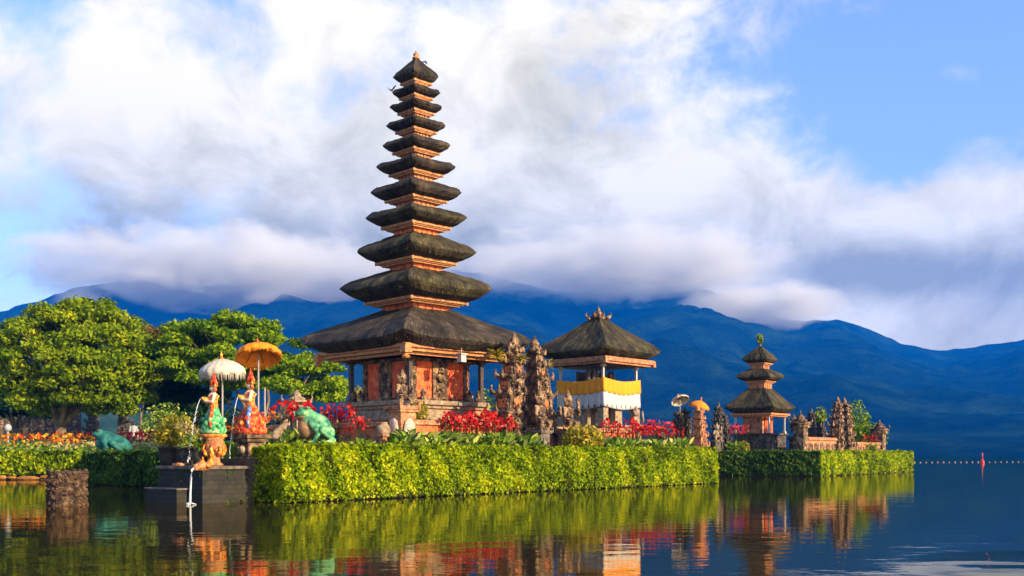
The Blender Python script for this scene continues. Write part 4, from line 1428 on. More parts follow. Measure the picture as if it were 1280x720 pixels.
# ---- statues
def guardian_mesh():
    b = MB()
    b.ball((0, 0, .40), (.19, .17, .20)); b.ball((0, 0, .60), (.21, .17, .18)); b.ball((0, -.05, .46), (.16, .15, .14))
    for s in (-1, 1):
        b.cap((s * .12, -.02, .30), (s * .22, -.24, .26), .10, .08); b.cap((s * .22, -.24, .26), (s * .18, -.22, .05), .075, .06)
        b.ball((s * .18, -.28, .035), (.07, .12, .045))
        b.cap((s * .22, 0, .68), (s * .30, -.10, .48), .075, .06)
        b.ball((s * .2, -.02, .70), .09)
    b.cap((-.30, -.10, .48), (-.20, -.27, .44), .058, .05); b.ball((-.20, -.28, .44), .06)
    b.cap((.30, -.10, .48), (.24, -.28, .60), .058, .05); b.ball((.24, -.29, .62), .06)
    b.cap((.24, -.29, .50), (.24, -.22, 1.0), .035, .065)        # club
    b.cap((0, 0, .70), (0, -.02, .80), .09, .08)
    b.ball((0, -.03, .90), (.135, .14, .14)); b.ball((0, -.15, .86), (.06, .05, .04))
    for s in (-1, 1):
        b.ball((s * .05, -.15, .93), .035); b.ball((s * .145, -.01, .90), (.04, .05, .08))
    b.ball((0, -.14, .82), (.075, .04, .022))
    b.lathe([(.15, 0), (.17, .04), (.12, .08), (.14, .12), (.09, .18), (.06, .26), (.02, .34)], 12, (0, 0, .98))
    for s in (-1, 1): b.horn((s * .14, .02, .98), (s * .5, .1, 0), .22, .05, .12)
    b.box((0, 0, .03), (.6, .56, .08))
    return b
G0 = organic('figure', guardian_mesh(), M['stone'], None, .018, 2)
G0_me = G0.data
bpy.data.objects.remove(G0)
def guardian(label, loc, rz, h, ped=0.0, pedw=.6, m='stone', pm='stone_grey', group=None, oval=False):
    t = thing('guardian_statue', label, 'statue', loc, rz, group)
    me = G0_me if m == 'stone' else MATS_ME.setdefault(m, G0_me.copy())
    if m != 'stone':
        me.materials.clear(); me.materials.append(M[m])
    o = bpy.data.objects.new('figure', me); COL.objects.link(o); o.parent = t
    o.location.z = ped; s = h / 1.30; o.scale = (s, s, s)
    if ped:
        b = MB()
        b.box((0, 0, ped * .06), (pedw * 1.15, pedw * 1.15, ped * .12)); b.box((0, 0, ped * .5), (pedw * .8, pedw * .8, ped * .76))
        b.box((0, 0, ped * .90), (pedw * 1.0, pedw * 1.0, ped * .05)); b.box((0, 0, ped * .96), (pedw * 1.12, pedw * 1.12, ped * .07))
        for q in range(4):
            Mx = Matrix.Rotation(q * math.pi / 2, 4, 'Z')
            b.box((0, -pedw * .4 - .012, ped * .5), (pedw * .44, .05, ped * .42), 0, 1, Mx)
            for e in (-1, 1): b.horn((e * pedw * .5, -pedw * .5, ped * .96), Mx.to_3x3() @ Vector((e, -1, 0)) * .3, ped * .16, .035, .1)
        b.build('pedestal', M[pm], t, False, .012)
        if oval:
            for q in (0, 3):
                Mx = Matrix.Rotation(q * math.pi / 2, 4, 'Z')
                b = MB()
                b.ball((0, -pedw * .40 - .05, ped * .52), (pedw * .30, .09, ped * .24), 18, 10, Mx)
                b.build('oval_medallion', M['stone_blush'], t, True)
    return t
MATS_ME = {}
pc = on_wall(0, .1)
guardian('carved guardian on a tall pedestal with pale oval medallions, before the pagoda corner', pc, YAW - .1, 1.12, 1.62, .74, 'stone', 'stone_orange', None, True)
guardian('squat stone guardian on a grey pedestal before the left gate half', on_wall(gs - .25, 1.05), YAW, 1.45, .95, .62, 'stone', 'stone_grey')
guardian('squat stone guardian on a grey pedestal before the right gate half', on_wall(gs + 1.42, 1.05), YAW, 1.45, .95, .62, 'stone', 'stone_grey')
guardian('pale carved statue at the right end of the court wall, below the cloth', on_wall(13.75, 0), YAW, 1.05, 1.05, .46, 'stone_pale', 'stone_pale')
b = MB(); b.lathe([(.10, 0), (.20, .08), (.24, .2), (.20, .32), (.12, .40), (.15, .44)], 16)
o = b.build('stone_jar', M['stone_pale'], None, True); o.location = at(479, 31.6, 1.65); tag(o, 'pale round stone jar left of the pedestal with oval medallions', 'jar')
b = MB(); b.box((0, 0, .33), (.4, .4, .66), 0, .9); b.box((0, 0, .68), (.5, .5, .06))
o = b.build('jar_stand', M['stone_orange']); o.location = at(479, 31.6, 1.0); o.rotation_euler.z = YAW; tag(o, 'short orange stone stand under the pale round jar', 'pedestal')

# tan stone shrine post and others by the fountain
def shrine_post(label, loc, rz, h, w, m='stone_pale', roof=True):
    t = thing('shrine_post', label, 'shrine', loc, rz)
    b = MB(); b.box((0, 0, h * .08), (w * 1.1, w * 1.1, h * .16)); b.box((0, 0, h * .36), (w * .7, w * .7, h * .42)); b.box((0, 0, h * .60), (w * 1.05, w * 1.05, h * .06))
    b.build('post', M[m], t, False, .01)
    b = MB(); b.box((0, w * .1, h * .73), (w * .8, w * .6, h * .2)); b.box((0, 0, h * .845), (w * 1.15, w * 1.15, h * .035)); b.build('niche', M[m], t, False, .01)
    b = MB()
    for e in (-1, 1):
        for f in (-1, 1): b.horn((e * w * .5, f * w * .5, h * .85), (e * .4, f * .4, 0), h * .1, .05 * w + .01, .12)
    b.lathe([(w * .4, 0), (w * .46, h * .03), (w * .2, h * .07), (w * .24, h * .09), (.01, h * .16)], 8, (0, 0, h * .86))
    b.build('crown', M[m], t, True)
    return t
shrine_post('tan carved stone shrine post behind the red flowers near the green frog', at(371, 34, 1.0), YAW, 2.2, .62, 'stone_pale')
shrine_post('tiny dark spirit house at the right end of the long hedge', at(827, 44, 1.0), YAW, 1.35, .42, 'stone_dark')

# pair of dark pillars and a bright pillar behind the hedge end
candi('left dark carved pillar under the white tilted parasol', at(850, 46.6, 1.0), YAW, 2.25, .55, .5, -1, 'stone_dark', 5, 'pillars at the end of the long hedge', 'stone_dark', 'pillar', 5)
candi('right dark carved pillar under the white tilted parasol', at(855, 46.9, 1.0), YAW, 2.35, .55, .5, 1, 'stone_dark', 6, 'pillars at the end of the long hedge', 'stone_dark', 'pillar', 5)
candi('orange carved pillar under the small yellow parasol', at(871, 45.6, 1.0), YAW, 2.35, .62, .55, 1, 'ornate_red', 7, 'pillars at the end of the long hedge', 'stone_orange', 'pillar', 5)
b = MB(); b.box((0, 0, .08), (2.2, .7, .16)); b.box((0, 0, .19), (2.0, .6, .05))
o = b.build('stone_plinth', M['stone_pale'], None, False, .01); o.location = at(842, 45.2, 1.0); o.rotation_euler.z = R(8); tag(o, 'pale flat stone slab behind the end of the long hedge', 'slab')

# ---- islet structures
candi('tall dark carved pillar left of the small shrine, its left half', at(899, 54.6, 1.0), YAW, 2.95, .62, .6, -1, 'stone_dark', 8, 'halves of the dark islet gate', 'stone_dark', 'gate', 6)
candi('tall dark carved pillar left of the small shrine, its right half', at(903, 55.2, 1.0), YAW, 2.5, .6, .6, 1, 'stone_dark', 9, 'halves of the dark islet gate', 'stone_dark', 'gate', 6)
guardian('small pale guardian statue at the left end of the islet', at(896, 53.7, 1.0), YAW - .6, .95, .8, .36, 'stone_pale', 'stone_grey')
def islet_wall(s, perp=2.0, z=1.0):
    p = IC - V * perp + U * s
    return Vector((p.x, p.y, z))
wa = 2.6; wg = 7.5; wb = 13.6
court_wall('low orange wall between the corner post and the islet gateway', islet_wall(wa), islet_wall(wg - .9), 1.0, 1.95, 'stone_orange', 'stone_orange')
court_wall('low orange wall right of the islet gateway', islet_wall(wg + 1.5), islet_wall(wb), 1.0, 1.75, 'stone_orange', 'stone_orange')
candi('near half of the islet gateway, lit brown and pointed', islet_wall(wg - .1), YAW, 3.4, .95, .8, -1, 'stone_orange', 12, 'halves of the islet gateway', 'stone', 'gate', 6)
candi('far half of the islet gateway, with a dark inner face', islet_wall(wg + .62), YAW, 3.4, .95, .8, 1, 'stone_orange', 13, 'halves of the islet gateway', 'stone', 'gate', 6)
candi('near dark pillar of the pair behind the orange islet wall', at(1015, 60.5, 1.0), YAW, 2.9, .6, .6, -1, 'stone_dark', 14, 'dark pillar pair on the islet', 'stone_dark', 'pillar', 6)
candi('far dark pillar of the pair behind the orange islet wall', at(1024, 61.2, 1.0), YAW, 2.55, .6, .6, 1, 'stone_dark', 15, 'dark pillar pair on the islet', 'stone_dark', 'pillar', 6)
def corner_post(label, loc, h, w):
    t = thing('corner_post', label, 'post', loc, YAW)
    b = MB(); b.box((0, 0, h * .32), (w * .8, w * .8, h * .64)); b.box((0, 0, h * .07), (w, w, h * .14)); b.build('post', M['stone'], t, False, .012)
    b = MB(); b.box((0, 0, h * .67), (w * 1.1, w * 1.1, h * .06)); b.box((0, 0, h * .74), (w * 1.3, w * 1.3, h * .07), 0, .9)
    for e in (-1, 1):
        for f in (-1, 1): b.horn((e * w * .55, f * w * .55, h * .76), (e * .5, f * .5, 0), h * .12, .06 * w + .01, .14)
    b.lathe([(w * .45, 0), (w * .5, h * .04), (w * .28, h * .09), (w * .3, h * .12), (w * .1, h * .17), (.01, h * .26)], 9, (0, 0, h * .77))
    b.build('cap', M['stone'], t, True)
corner_post('stone corner post with horned cap between the small shrine and the orange wall', islet_wall(2.15), 2.35, .72)
corner_post('stone corner post with horned cap at the far right end of the islet wall', islet_wall(wb + .4), 2.2, .72)
guardian('dark stone guardian at the right corner of the small shrine', at(992, 55.0, 1.0), YAW, 1.25, 1.0, .45, 'stone_dark', 'stone_dark')

# ---- far garden: dark wall and stone gateway
court_wall('long dark garden wall behind the bright spreading tree', Vector((-62, 96, 0)), at(100, 96), 1.5, 5.4, 'stone_dark', 'stone_dark', .6)
court_wall('dark garden wall right of the dark stone gateway', at(168, 96), Vector((-27.5, 98, 0)), 1.5, 3.7, 'stone_dark', 'stone_dark', .6)
candi('left half of the dark stone gateway across the garden', at(122, 95, 1.8), 0, 4.6, 1.35, 1.2, -1, 'stone_dark', 21, 'halves of the dark garden gateway', 'stone_dark', 'gate', 6)
candi('right half of the dark stone gateway across the garden', at(149, 95, 1.8), 0, 4.6, 1.35, 1.2, 1, 'stone_dark', 22, 'halves of the dark garden gateway', 'stone_dark', 'gate', 6)

# ---- fountain terrace
def terrace():
    t = thing('fountain_terrace', 'dark concrete terrace at the water that carries the fountain figures', 'terrace', FA, YAW)
    # local x = U, local y = -V
    b = MB(); b.box((1.6, .89, .10), (3.2, 1.78, 1.34)); b.build('wall', M['shaded_block'], t, False, .02)
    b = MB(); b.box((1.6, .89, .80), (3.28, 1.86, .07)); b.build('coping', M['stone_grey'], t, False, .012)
    b = MB(); b.box((-.15, 1.2, 0), (.28, 1.3, .60)); b.build('ledge', M['shaded_block'], t, False, .02)
    b = MB(); b.box((-.15, 1.2, .32), (.32, 1.34, .04)); b.build('ledge_coping', M['stone_grey'], t, False, .01)
    
terrace()
TZ = .835
def terrace_moss():
    t = [o for o in COL.objects if o.name == 'fountain_terrace'][0]
    P = []
    for k in range(900):
        e = random.random(); w = random.random()
        if k % 3 == 0: P.append((random.uniform(0, 3.2) , -.03, .80 - .25 * w ** 2))
        elif k % 3 == 1: P.append((-.03, random.uniform(0, 1.78), .80 - .3 * w ** 2))
        else: P.append((random.choice((-.02, random.uniform(0, 2.2))), -.02, .02 + .12 * w))
    P = [p for p in P if fbm(p[0] * 3 + 5, p[1] * 3 + p[2], .8, 2) > .02]
    mo = leaves('moss', np.array(P), .028 * rng.uniform(.6, 1.4, len(P)), M['hedge_shaded'], t, None, 0, .3)
    mo['kind'] = 'stuff'
terrace_moss()

def nymph(label, loc, rz, s, skirt='ornate_green', top='ornate_orange', girth=1.0):
    """ornate painted fountain figure with tall crown, holding a spouting jar"""
    t = thing('fountain_figure', label, 'statue', loc, rz)
    t.scale = (s, s, s)
    b = MB()
    b.cap((0, 0, .62), (0, 0, .80), .125, .10); b.cap((0, 0, .80), (0, -.01, .98), .10, .135)
    for e in (-1, 1):
        b.ball((e * .15, 0, 1.02), .062)
        b.cap((e * .155, 0, 1.02), (e * .21, -.05, .84), .05, .042); b.cap((e * .21, -.05, .84), (e * .07, -.20, .86), .042, .034)
        b.ball((e * .06, -.21, .865), (.045, .035, .04))
        for k in range(4): b.cap((e * .055, -.235, .85 + .014 * k), (e * .015, -.25, .85 + .014 * k), .009, .008, 6)
        b.cap((e * .07, -.21, .89), (e * .04, -.24, .92), .011, .009, 6)
    b.cap((0, 0, 1.04), (0, -.005, 1.14), .05, .048)
    b.ball((0, -.01, 1.21), (.078, .088, .10)); b.ball((0, -.095, 1.20), (.016, .02, .022)); b.ball((0, -.085, 1.165), (.026, .012, .008))
    for e in (-1, 1): b.ball((e * .032, -.085, 1.222), (.014, .008, .009)); b.ball((e * .08, 0, 1.20), (.014, .022, .036))
    organic('body', b, M['skin_stone'], t, .011, 2)
    b = MB()
    b.lathe([(.135, 0), (.15, .04), (.12, .14), (.13, .24), (.17, .30)], 18, (0, 0, .68), None, 1, .85, .03)
    for a in range(10):
        b.ball((.14 * math.cos(a * .628), .12 * math.sin(a * .628), 1.0), (.035, .035, .03), 7, 5)
    b.build('bodice', M[top], t, True)
    b = MB()
    b.lathe([(.30, 0), (.33, .06), (.29, .16), (.24, .30), (.25, .38), (.20, .50), (.15, .62), (.13, .70)], 20, (0, 0, 0), None, girth, .88 * girth, .06)
    for k in range(16):
        a = k * .393
        b.ball((.28 * girth * math.cos(a), .25 * girth * math.sin(a), .10 + .09 * (k % 4)), (.075, .075, .08), 7, 5)
    b.build('skirt', M[skirt], t, True)
    b = MB()
    for e in (-1, 1): b.tube([(e * .14, -.05, .70), (e * .24 * girth, -.08, .55), (e * .27 * girth, -.12, .32), (e * .30 * girth, -.10, .14)], [.04, .055, .05, .02], 7)
    b.build('sash', M['ornate_blue'] if skirt != 'ornate_green' else M['ornate_red'], t, True)
    b = MB()
    b.lathe([(.095, 0), (.115, .03), (.09, .06), (.11, .10), (.085, .15), (.075, .19), (.05, .24), (.055, .27), (.02, .34), (.004, .40)], 14, (0, .005, 1.25))
    for e in (-1, 1):
        b.horn((e * .09, .02, 1.26), (e * .7, 0, 0), .16, .04, .09); b.horn((e * .1, .03, 1.14), (e * .8, 0, 0), .12, .04, .08)
    b.build('crown', M['ornate_red'], t, True)
    b = MB()
    Mx = Matrix.Translation((0, -.20, .90)) @ Matrix.Rotation(R(62), 4, 'X')
    b.lathe([(.03, -.14), (.075, -.09), (.085, -.02), (.06, .05), (.03, .09), (.045, .12)], 12, (0, 0, 0), Mx)
    b.build('jar', M['ornate_orange'], t, True)
    return t

def pedestal_urn(label, loc, h, r, m='clay', cat='urn'):
    t = thing('urn_pedestal', label, cat, loc, YAW)
    b = MB()
    b.lathe([(r * .8, 0), (r * .9, .05 * h), (r * .62, .12 * h), (r * .60, .3 * h), (r * .85, .55 * h), (r * .95, .7 * h), (r * .8, .82 * h), (r * 1.05, .9 * h)], 18, (0, 0, 0), None, 1, 1, .02)
    b.build('bowl', M[m], t, True)
    b = MB(); b.lathe([(r * 1.0, .90 * h), (r * 1.25, .93 * h), (r * 1.25, h), (r * .9, h + .01)], 18); b.build('rim', M['ornate_orange'], t, True)
    b = MB()
    for k in range(8):
        a = k * .785
        b.horn((r * .72 * math.cos(a), r * .72 * math.sin(a), .34 * h), (math.cos(a), math.sin(a), 0), .36 * h, .05, .10)
    b.build('leaf_relief', M['ornate_orange'], t, True)
    return t
f1 = at(267, 23.35, TZ)
pedestal_urn('carved orange urn on the terrace corner, under the figure with green skirt', f1, .72, .24)
FACE = R(-68)
nymph('painted fountain figure in a green skirt under the white parasol', f1 + Vector((0, 0, .73)), FACE, .86, 'ornate_green', 'ornate_orange', 1.1)
f2 = at(313, 24.7, TZ)
t_ = thing('stone_pedestal', 'carved brown stone pedestal under the orange fountain figure', 'pedestal', f2, YAW)
b = MB(); b.box((0, 0, .10), (.62, .62, .20)); b.box((0, 0, .38), (.46, .46, .36)); b.box((0, 0, .60), (.6, .6, .08)); b.box((0, 0, .70), (.72, .72, .10))
b.build('block', M['stone'], t_, False, .015)
b = MB()
for q in range(4):
    Mx = Matrix.Rotation(q * math.pi / 2, 4, 'Z'); b.ball((0, -.25, .38), (.12, .07, .11), 9, 7, Mx); b.ball((-.05, -.31, .42), .03, 6, 5, Mx); b.ball((.05, -.31, .42), .03, 6, 5, Mx)
b.build('mask_carving', M['stone_pale'], t_, True)
nymph('painted fountain figure in an orange robe under the saffron parasol', f2 + Vector((0, 0, .75)), FACE, .97, 'ornate_red', 'ornate_orange', 1.4)

# fish head spout and falling water
mtw, ntw, outw = nodes_of('falling_water')
pw = ntw.nodes.new('ShaderNodeBsdfPrincipled'); pw.inputs['Base Color'].default_value = (.8, .84, .88, 1); pw.inputs['Roughness'].default_value = .12
pw.inputs['Transmission Weight'].default_value = .35; pw.inputs['IOR'].default_value = 1.33
ntw.links.new(pw.outputs[0], outw.inputs[0])
def jet(label, p0, dx, up, z_end, r0, r1, n=16, dirv=Vector((-.96, -.28, 0))):
    pts = []; rs = []
    h = p0.z + up - z_end
    for i in range(n + 1):
        t = i / n
        x = dx * t
        z = p0.z + 4 * up * t * (1 - t) * 1.0 - (p0.z - z_end) * t * t
        q = p0 + dirv * x; pts.append(Vector((q.x, q.y, z)) - p0)
        rs.append((r0 + (r1 - r0) * t) * random.uniform(.75, 1.2))
    k = int(n * .55)
    b = MB(); b.tube(pts[:k + 1], rs[:k + 1], 7)
    for i in range(k, n):
        for f in range(7):
            q = pts[i].lerp(pts[i + 1], f / 7)
            b.ball((q.x + random.gauss(0, .010), q.y + random.gauss(0, .010), q.z), (rs[i] * random.uniform(.4, .9),) * 2 + (rs[i] * random.uniform(.8, 2.2),), 6, 4)
    o = b.build('water_jet', mtw, None, True); o.location = p0
    return tag(o, label, 'water jet')
j1 = f1 + Vector((-.20, -.08, .73 + .86 * .96))
jet('thin arc of water spouting from the jar of the green skirted figure', j1, .34, .05, .90, .008, .014)
j2 = f2 + Vector((-.22, -.09, .75 + .97 * .96))
jet('thin arc of water spouting from the jar of the orange robed figure', j2, .26, .05, .90, .008, .014)
sp0 = FA + Vector((-.02, -.02, 0)) 
t_ = thing('spout', 'orange fish shaped spout at the terrace corner pouring water into the lake', 'spout', (sp0.x, sp0.y, TZ), R(-114))
b = MB()
b.ball((-.05, 0, .0), (.26, .12, .11), 14, 9); b.ball((.16, 0, -.03), (.10, .08, .07), 12, 8)
organic('body', b, M['clay'], t_, .014, 3)
b = MB(); b.horn((-.25, 0, .03), (-.4, 0, 0), .25, .07, .2); b.horn((-.02, 0, .08), (-.2, 0, 0), .14, .06, .12)
for e in (-1, 1): b.horn((-.05, e * .1, .0), (-.3, e * .6, 0), .05, .05, .16)
b.build('fins', M['ornate_orange'], t_, True)
b = MB()
for e in (-1, 1): b.ball((.15, e * .065, .03), .022, 8, 6)
b.build('eyes', M['frog_eye'], t_, True)
d_ = Vector((math.cos(R(-114)), math.sin(R(-114)), 0))
ps = sp0 + d_ * .25 + Vector((0, 0, TZ - .04))
pts = [Vector((0, 0, 0)), d_ * .05 + Vector((0, 0, -.04)), d_ * .085 + Vector((0, 0, -.20)), d_ * .10 + Vector((0, 0, -.5)), d_ * .11 + Vector((0, 0, -TZ + .03))]
b = MB(); b.tube(pts, [.018, .026, .024, .022, .03], 9)
o = b.build('water_stream', mtw, None, True); o.location = ps; tag(o, 'white stream of water falling from the fish spout into the lake', 'water jet')

b = MB()
for k in range(40):
    a = random.random() * 6.283; q = .13 * random.random()
    b.ball((q * math.cos(a), q * math.sin(a), .012 + .05 * random.random() * (1 - q / .13)), random.uniform(.006, .018), 6, 4)
o = b.build('splash', mtw, None, True); o.location = (ps + d_ * .11).x, (ps + d_ * .11).y, 0.0; o['kind'] = 'stuff'; tag(o, 'small white splash where the falling stream meets the lake', 'splash')
# parasols
def parasol(label, base, pole_h, r, h, m, tilt=(0, 0), fringe=.10, folds=16, pole_r=.022, vall=.10, yaw=0):
    t = thing('parasol', label, 'parasol', base, yaw)
    b = MB()
    b.tube([(0, 0, 0), (0, 0, pole_h)], pole_r, 8); b.build('pole', M['metal'], t, True)
    Mx = Matrix.Translation((0, 0, pole_h)) @ Matrix.Rotation(tilt[0], 4, 'X') @ Matrix.Rotation(tilt[1], 4, 'Y')
    n = folds * 4
    prof = [(.03, h), (.25 * r, h * .93), (.5 * r, h * .76), (.75 * r, h * .50), (.93 * r, h * .22), (1.0 * r, h * .02), (1.01 * r, -vall), ]
    vs = []; fs = []
    for i, (rr, z) in enumerate(prof):
        for k in range(n):
            a = 2 * math.pi * k / n
            f = math.cos(a * folds)
            q = rr * (1 + (.018 * f if i > 1 else 0) + (.02 * f if i == 6 else 0))
            vs.append((q * math.cos(a), q * math.sin(a), z - (.012 * h * (1 - f) if i < 6 else .02 * math.sin(a * 9))))
    for i in range(len(prof) - 1):
        for k in range(n):
            fs.append((i*n+k, i*n+(k+1) % n, (i+1)*n+(k+1) % n, (i+1)*n+k))
    fs.append(tuple(range(n)))
    b = MB(); b.add(vs, fs, None, Mx); c = b.build('canopy', m, t, True)
    sdm = c.modifiers.new('thick', 'SOLIDIFY'); sdm.thickness = .006
    tri = []; tf = []
    for k in range(int(r * 320)):
        a = random.random() * 6.283; w = .006; l = fringe * random.uniform(.6, 1.1)
        R_ = r * 1.015
        o = len(tri)
        tri += [(R_ * math.cos(a - w / r), R_ * math.sin(a - w / r), -vall + .01), (R_ * math.cos(a + w / r), R_ * math.sin(a + w / r), -vall + .01), (R_ * math.cos(a), R_ * math.sin(a), -vall - l)]
        tf.append((o, o + 1, o + 2))
    b = MB(); b.add(tri, tf, None, Mx); b.build('fringe', m, t)
    b = MB()
    for k in range(8):
        a = k * .7854
        b.tube([(0, 0, h * .35), (r * .55 * math.cos(a), r * .55 * math.sin(a), h * .62), (r * .98 * math.cos(a), r * .98 * math.sin(a), h * .0)], .009, 5, Mx)
    b.build('ribs', M['dark_wood'], t)
    b = MB(); b.lathe([(.03, 0), (.045, .03), (.02, .07), (.035, .11), (.01, .19)], 10, (0, 0, h - .01), Mx); b.build('finial', M['ornate_orange'], t, True)
    return t
p1 = at(278, 24.4, TZ)
parasol('cream white fringed parasol with white pole beside the green skirted figure', p1, zz(463, 24.4) - TZ, .52, .27, M['umb_white'], (R(3), R(-3)), .16, 16, .022, .12)
p2 = at(323, 25.3, TZ)
parasol('large saffron orange fringed parasol, tilted back, beside the orange robed figure', p2, zz(443, 25.3) - TZ, .545, .27, M['umb_orange'], (R(-19), R(-8)), .09)
Yp = 46.5
parasol('small white tilted parasol above the two dark pillars', at(850, Yp, 1.0), zz(500, Yp) - 1.0, .40, .16, M['umb_white'], (R(-30), R(-12)), .05, 12, .02, .05)
parasol('small yellow parasol above the orange pillar', at(874, Yp, 1.0), zz(508, Yp) - 1.0, .46, .26, M['umb_orange'], (R(6), R(14)), .06, 12, .02, .07)
b = MB(); b.tube([(0, 0, 0), (0, 0, 1.9)], .02, 8); b.box((0, 0, .04), (.16, .16, .08))
o = b.build('slim_pole', M['metal']); o.location = at(331, 25.0, TZ); tag(o, 'slim pale metal pole standing right of the orange robed figure', 'pole')

# planter, table, plants on the terrace
def planter(label, loc, r, h):
    t = thing('planter', label, 'planter', loc)
    b = MB(); b.lathe([(r * .78, 0), (r * .9, h * .5), (r, h * .88), (r * 1.1, h * .9), (r * 1.1, h), (r * .9, h), (r * .88, h * .86)], 20); b.build('pot', M['pot'], t, True)
    b = MB(); b.lathe([(r * .87, h * .86), (r * .1, h * .9)], 16); b.build('soil', M['earth'], t)
    return t
pl = at(210, 24.2, TZ); planter('dark round planter on the left end of the terrace', pl, .22, .46)
bush('potted_shrub', 'yellow green shrub growing in the dark round planter', pl + Vector((0, 0, .42)), (.30, .30, .30), M['leaf_yellow'], 500, .06)
t_ = thing('stone_table', 'low dark stone table between the planter and the urn', 'table', at(234, 24.3, TZ), YAW + .3)
b = MB(); b.box((0, 0, .43), (.62, .42, .05)); b.build('top', M['stone_grey'], t_, False, .01)
for e in (-1, 1):
    b = MB(); b.box((e * .2, 0, .2), (.08, .3, .41)); b.build('leg', M['stone_dark'], t_, False, .01)
def fern(name, label, loc, r, m, n=40, cat='plant', up=1.1):
    t = thing(name, label, cat, loc)
    dirs = []
    for k in range(n):
        a = random.random() * 6.283; dirs.append((math.cos(a), math.sin(a), random.uniform(.4, up * 2)))
    blades('fronds', [(0, 0, .02)] * n, dirs, [r * random.uniform(.6, 1.1) for _ in dirs], [r * .07] * n, m, t, .9)
    b = MB(); b.lathe([(.08, 0), (.11, .02), (.06, .08)], 8); b.build('root_crown', M['bark'], t)
    return t
fern('fern', 'spiky green fern at the foot of the green skirted figure', at(250, 23.4, TZ + .02) + Vector((0, 0, .35)), .62, M['leaf_plant'], 46)
b = MB(); b.lathe([(.12, 0), (.17, .2), (.2, .36), (.17, .36)], 14); o = b.build('fern_pot', M['pot'], None, True); o.location = at(250, 23.4, TZ); tag(o, 'dark pot holding the spiky fern', 'pot')
def flowers(name, label, loc, r, h, leaf, flower, n=40, nf=26, fs=.05, cat='plant', group=None):
    t = thing(name, label, cat, loc, random.random() * 6, group)
    dirs = []; roots = []
    for k in range(n):
        a = random.random() * 6.283; q = r * random.random() ** .5 * .6
        roots.append((q * math.cos(a), q * math.sin(a), 0)); dirs.append((math.cos(a) * .5, math.sin(a) * .5, random.uniform(.6, 1.6)))
    blades('foliage', roots, dirs, [h * random.uniform(.5, .85) for _ in dirs], [h * .085] * n, leaf, t, .7)
    P = []
    for k in range(max(3, nf // 5)):
        a = random.random() * 6.283; q = r * random.random() ** .5 * .8
        c = np.array([q * math.cos(a), q * math.sin(a), h * random.uniform(.75, 1.08)])
        for _ in range(5): P.append(c + rng.normal(size=3) * fs * .7)
    leaves('blossoms', np.array(P), fs * rng.uniform(.7, 1.3, len(P)), flower, t, None, 0, .6, .7)
    return t
for px, Yf, lab in ((228, 25.0, 'cream flowered plant behind the low stone table'), (244, 25.2, 'cream flowered plant left of the green skirted figure'),
                    (292, 25.6, 'orange flowered plant between the two fountain figures'), (334, 26.2, 'yellow flowered plant right of the orange robed figure')):
    flowers('flowering_plant', lab, at(px, Yf, TZ + .1), .3, .85 if px < 300 else 1.2, M['leaf_plant'], M['flower_pale'] if px < 260 else M['flower_orange'], 40, 50, .06)
b = MB(); b.ball((0, 0, .03), (.16, .10, .05), 10, 6); b.horn((.12, 0, .03), (.5, 0, 0), .05, .03, .12)
o = b.build('offering', M['clay'], None, True); o.location = FB + U * .12 + V * .65 + Vector((0, 0, TZ)); tag(o, 'small reddish clay dish on the terrace edge below the table', 'dish')

# dragon column
def dragon():
    t = thing('dragon_statue', 'sand coloured coiled dragon statue with dark head beside the green frog', 'statue', at(350, 26.6, 1.28), R(200))
    b = MB()
    pts = []; rs = []
    for i in range(19):
        s = i / 18
        pts.append((.13 * math.sin(s * 5.2), .04 * math.cos(s * 5.2), .06 + .66 * s)); rs.append(.125 - .045 * s)
    b.tube(pts, rs, 10)
    b.box((0, 0, .03), (.44, .36, .08))
    for i in range(5): b.horn((pts[3*i+2][0] - .1, .02, pts[3*i+2][2]), (-.4, 0, 0), .12, .04, .1)
    organic('coil', b, M['stone_pale'], t, .014, 2)
    b = MB()
    b.ball((.0, 0, .80), (.15, .12, .12)); b.ball((.15, 0, .78), (.12, .08, .06)); b.ball((.15, 0, .70), (.09, .06, .03))
    for e in (-1, 1): b.ball((.06, e * .08, .86), .04); b.horn((-.05, e * .07, .85), (-.5, e * .4, 0), .28, .045, .14); b.horn((-.1, e * .1, .76), (-.6, e * .6, 0), .12, .05, .14)
    b.lathe([(.09, 0), (.11, .04), (.06, .1), (.07, .14), (.01, .26)], 9, (-.02, 0, .87))
    organic('head', b, M['stone_dark'], t, .014, 1)
    b = MB(); b.tube([(.18, 0, .74), (.27, 0, .72), (.34, 0, .66)], [.03, .028, .008], 7); b.build('tongue', M['ornate_red'], t, True)
dragon()

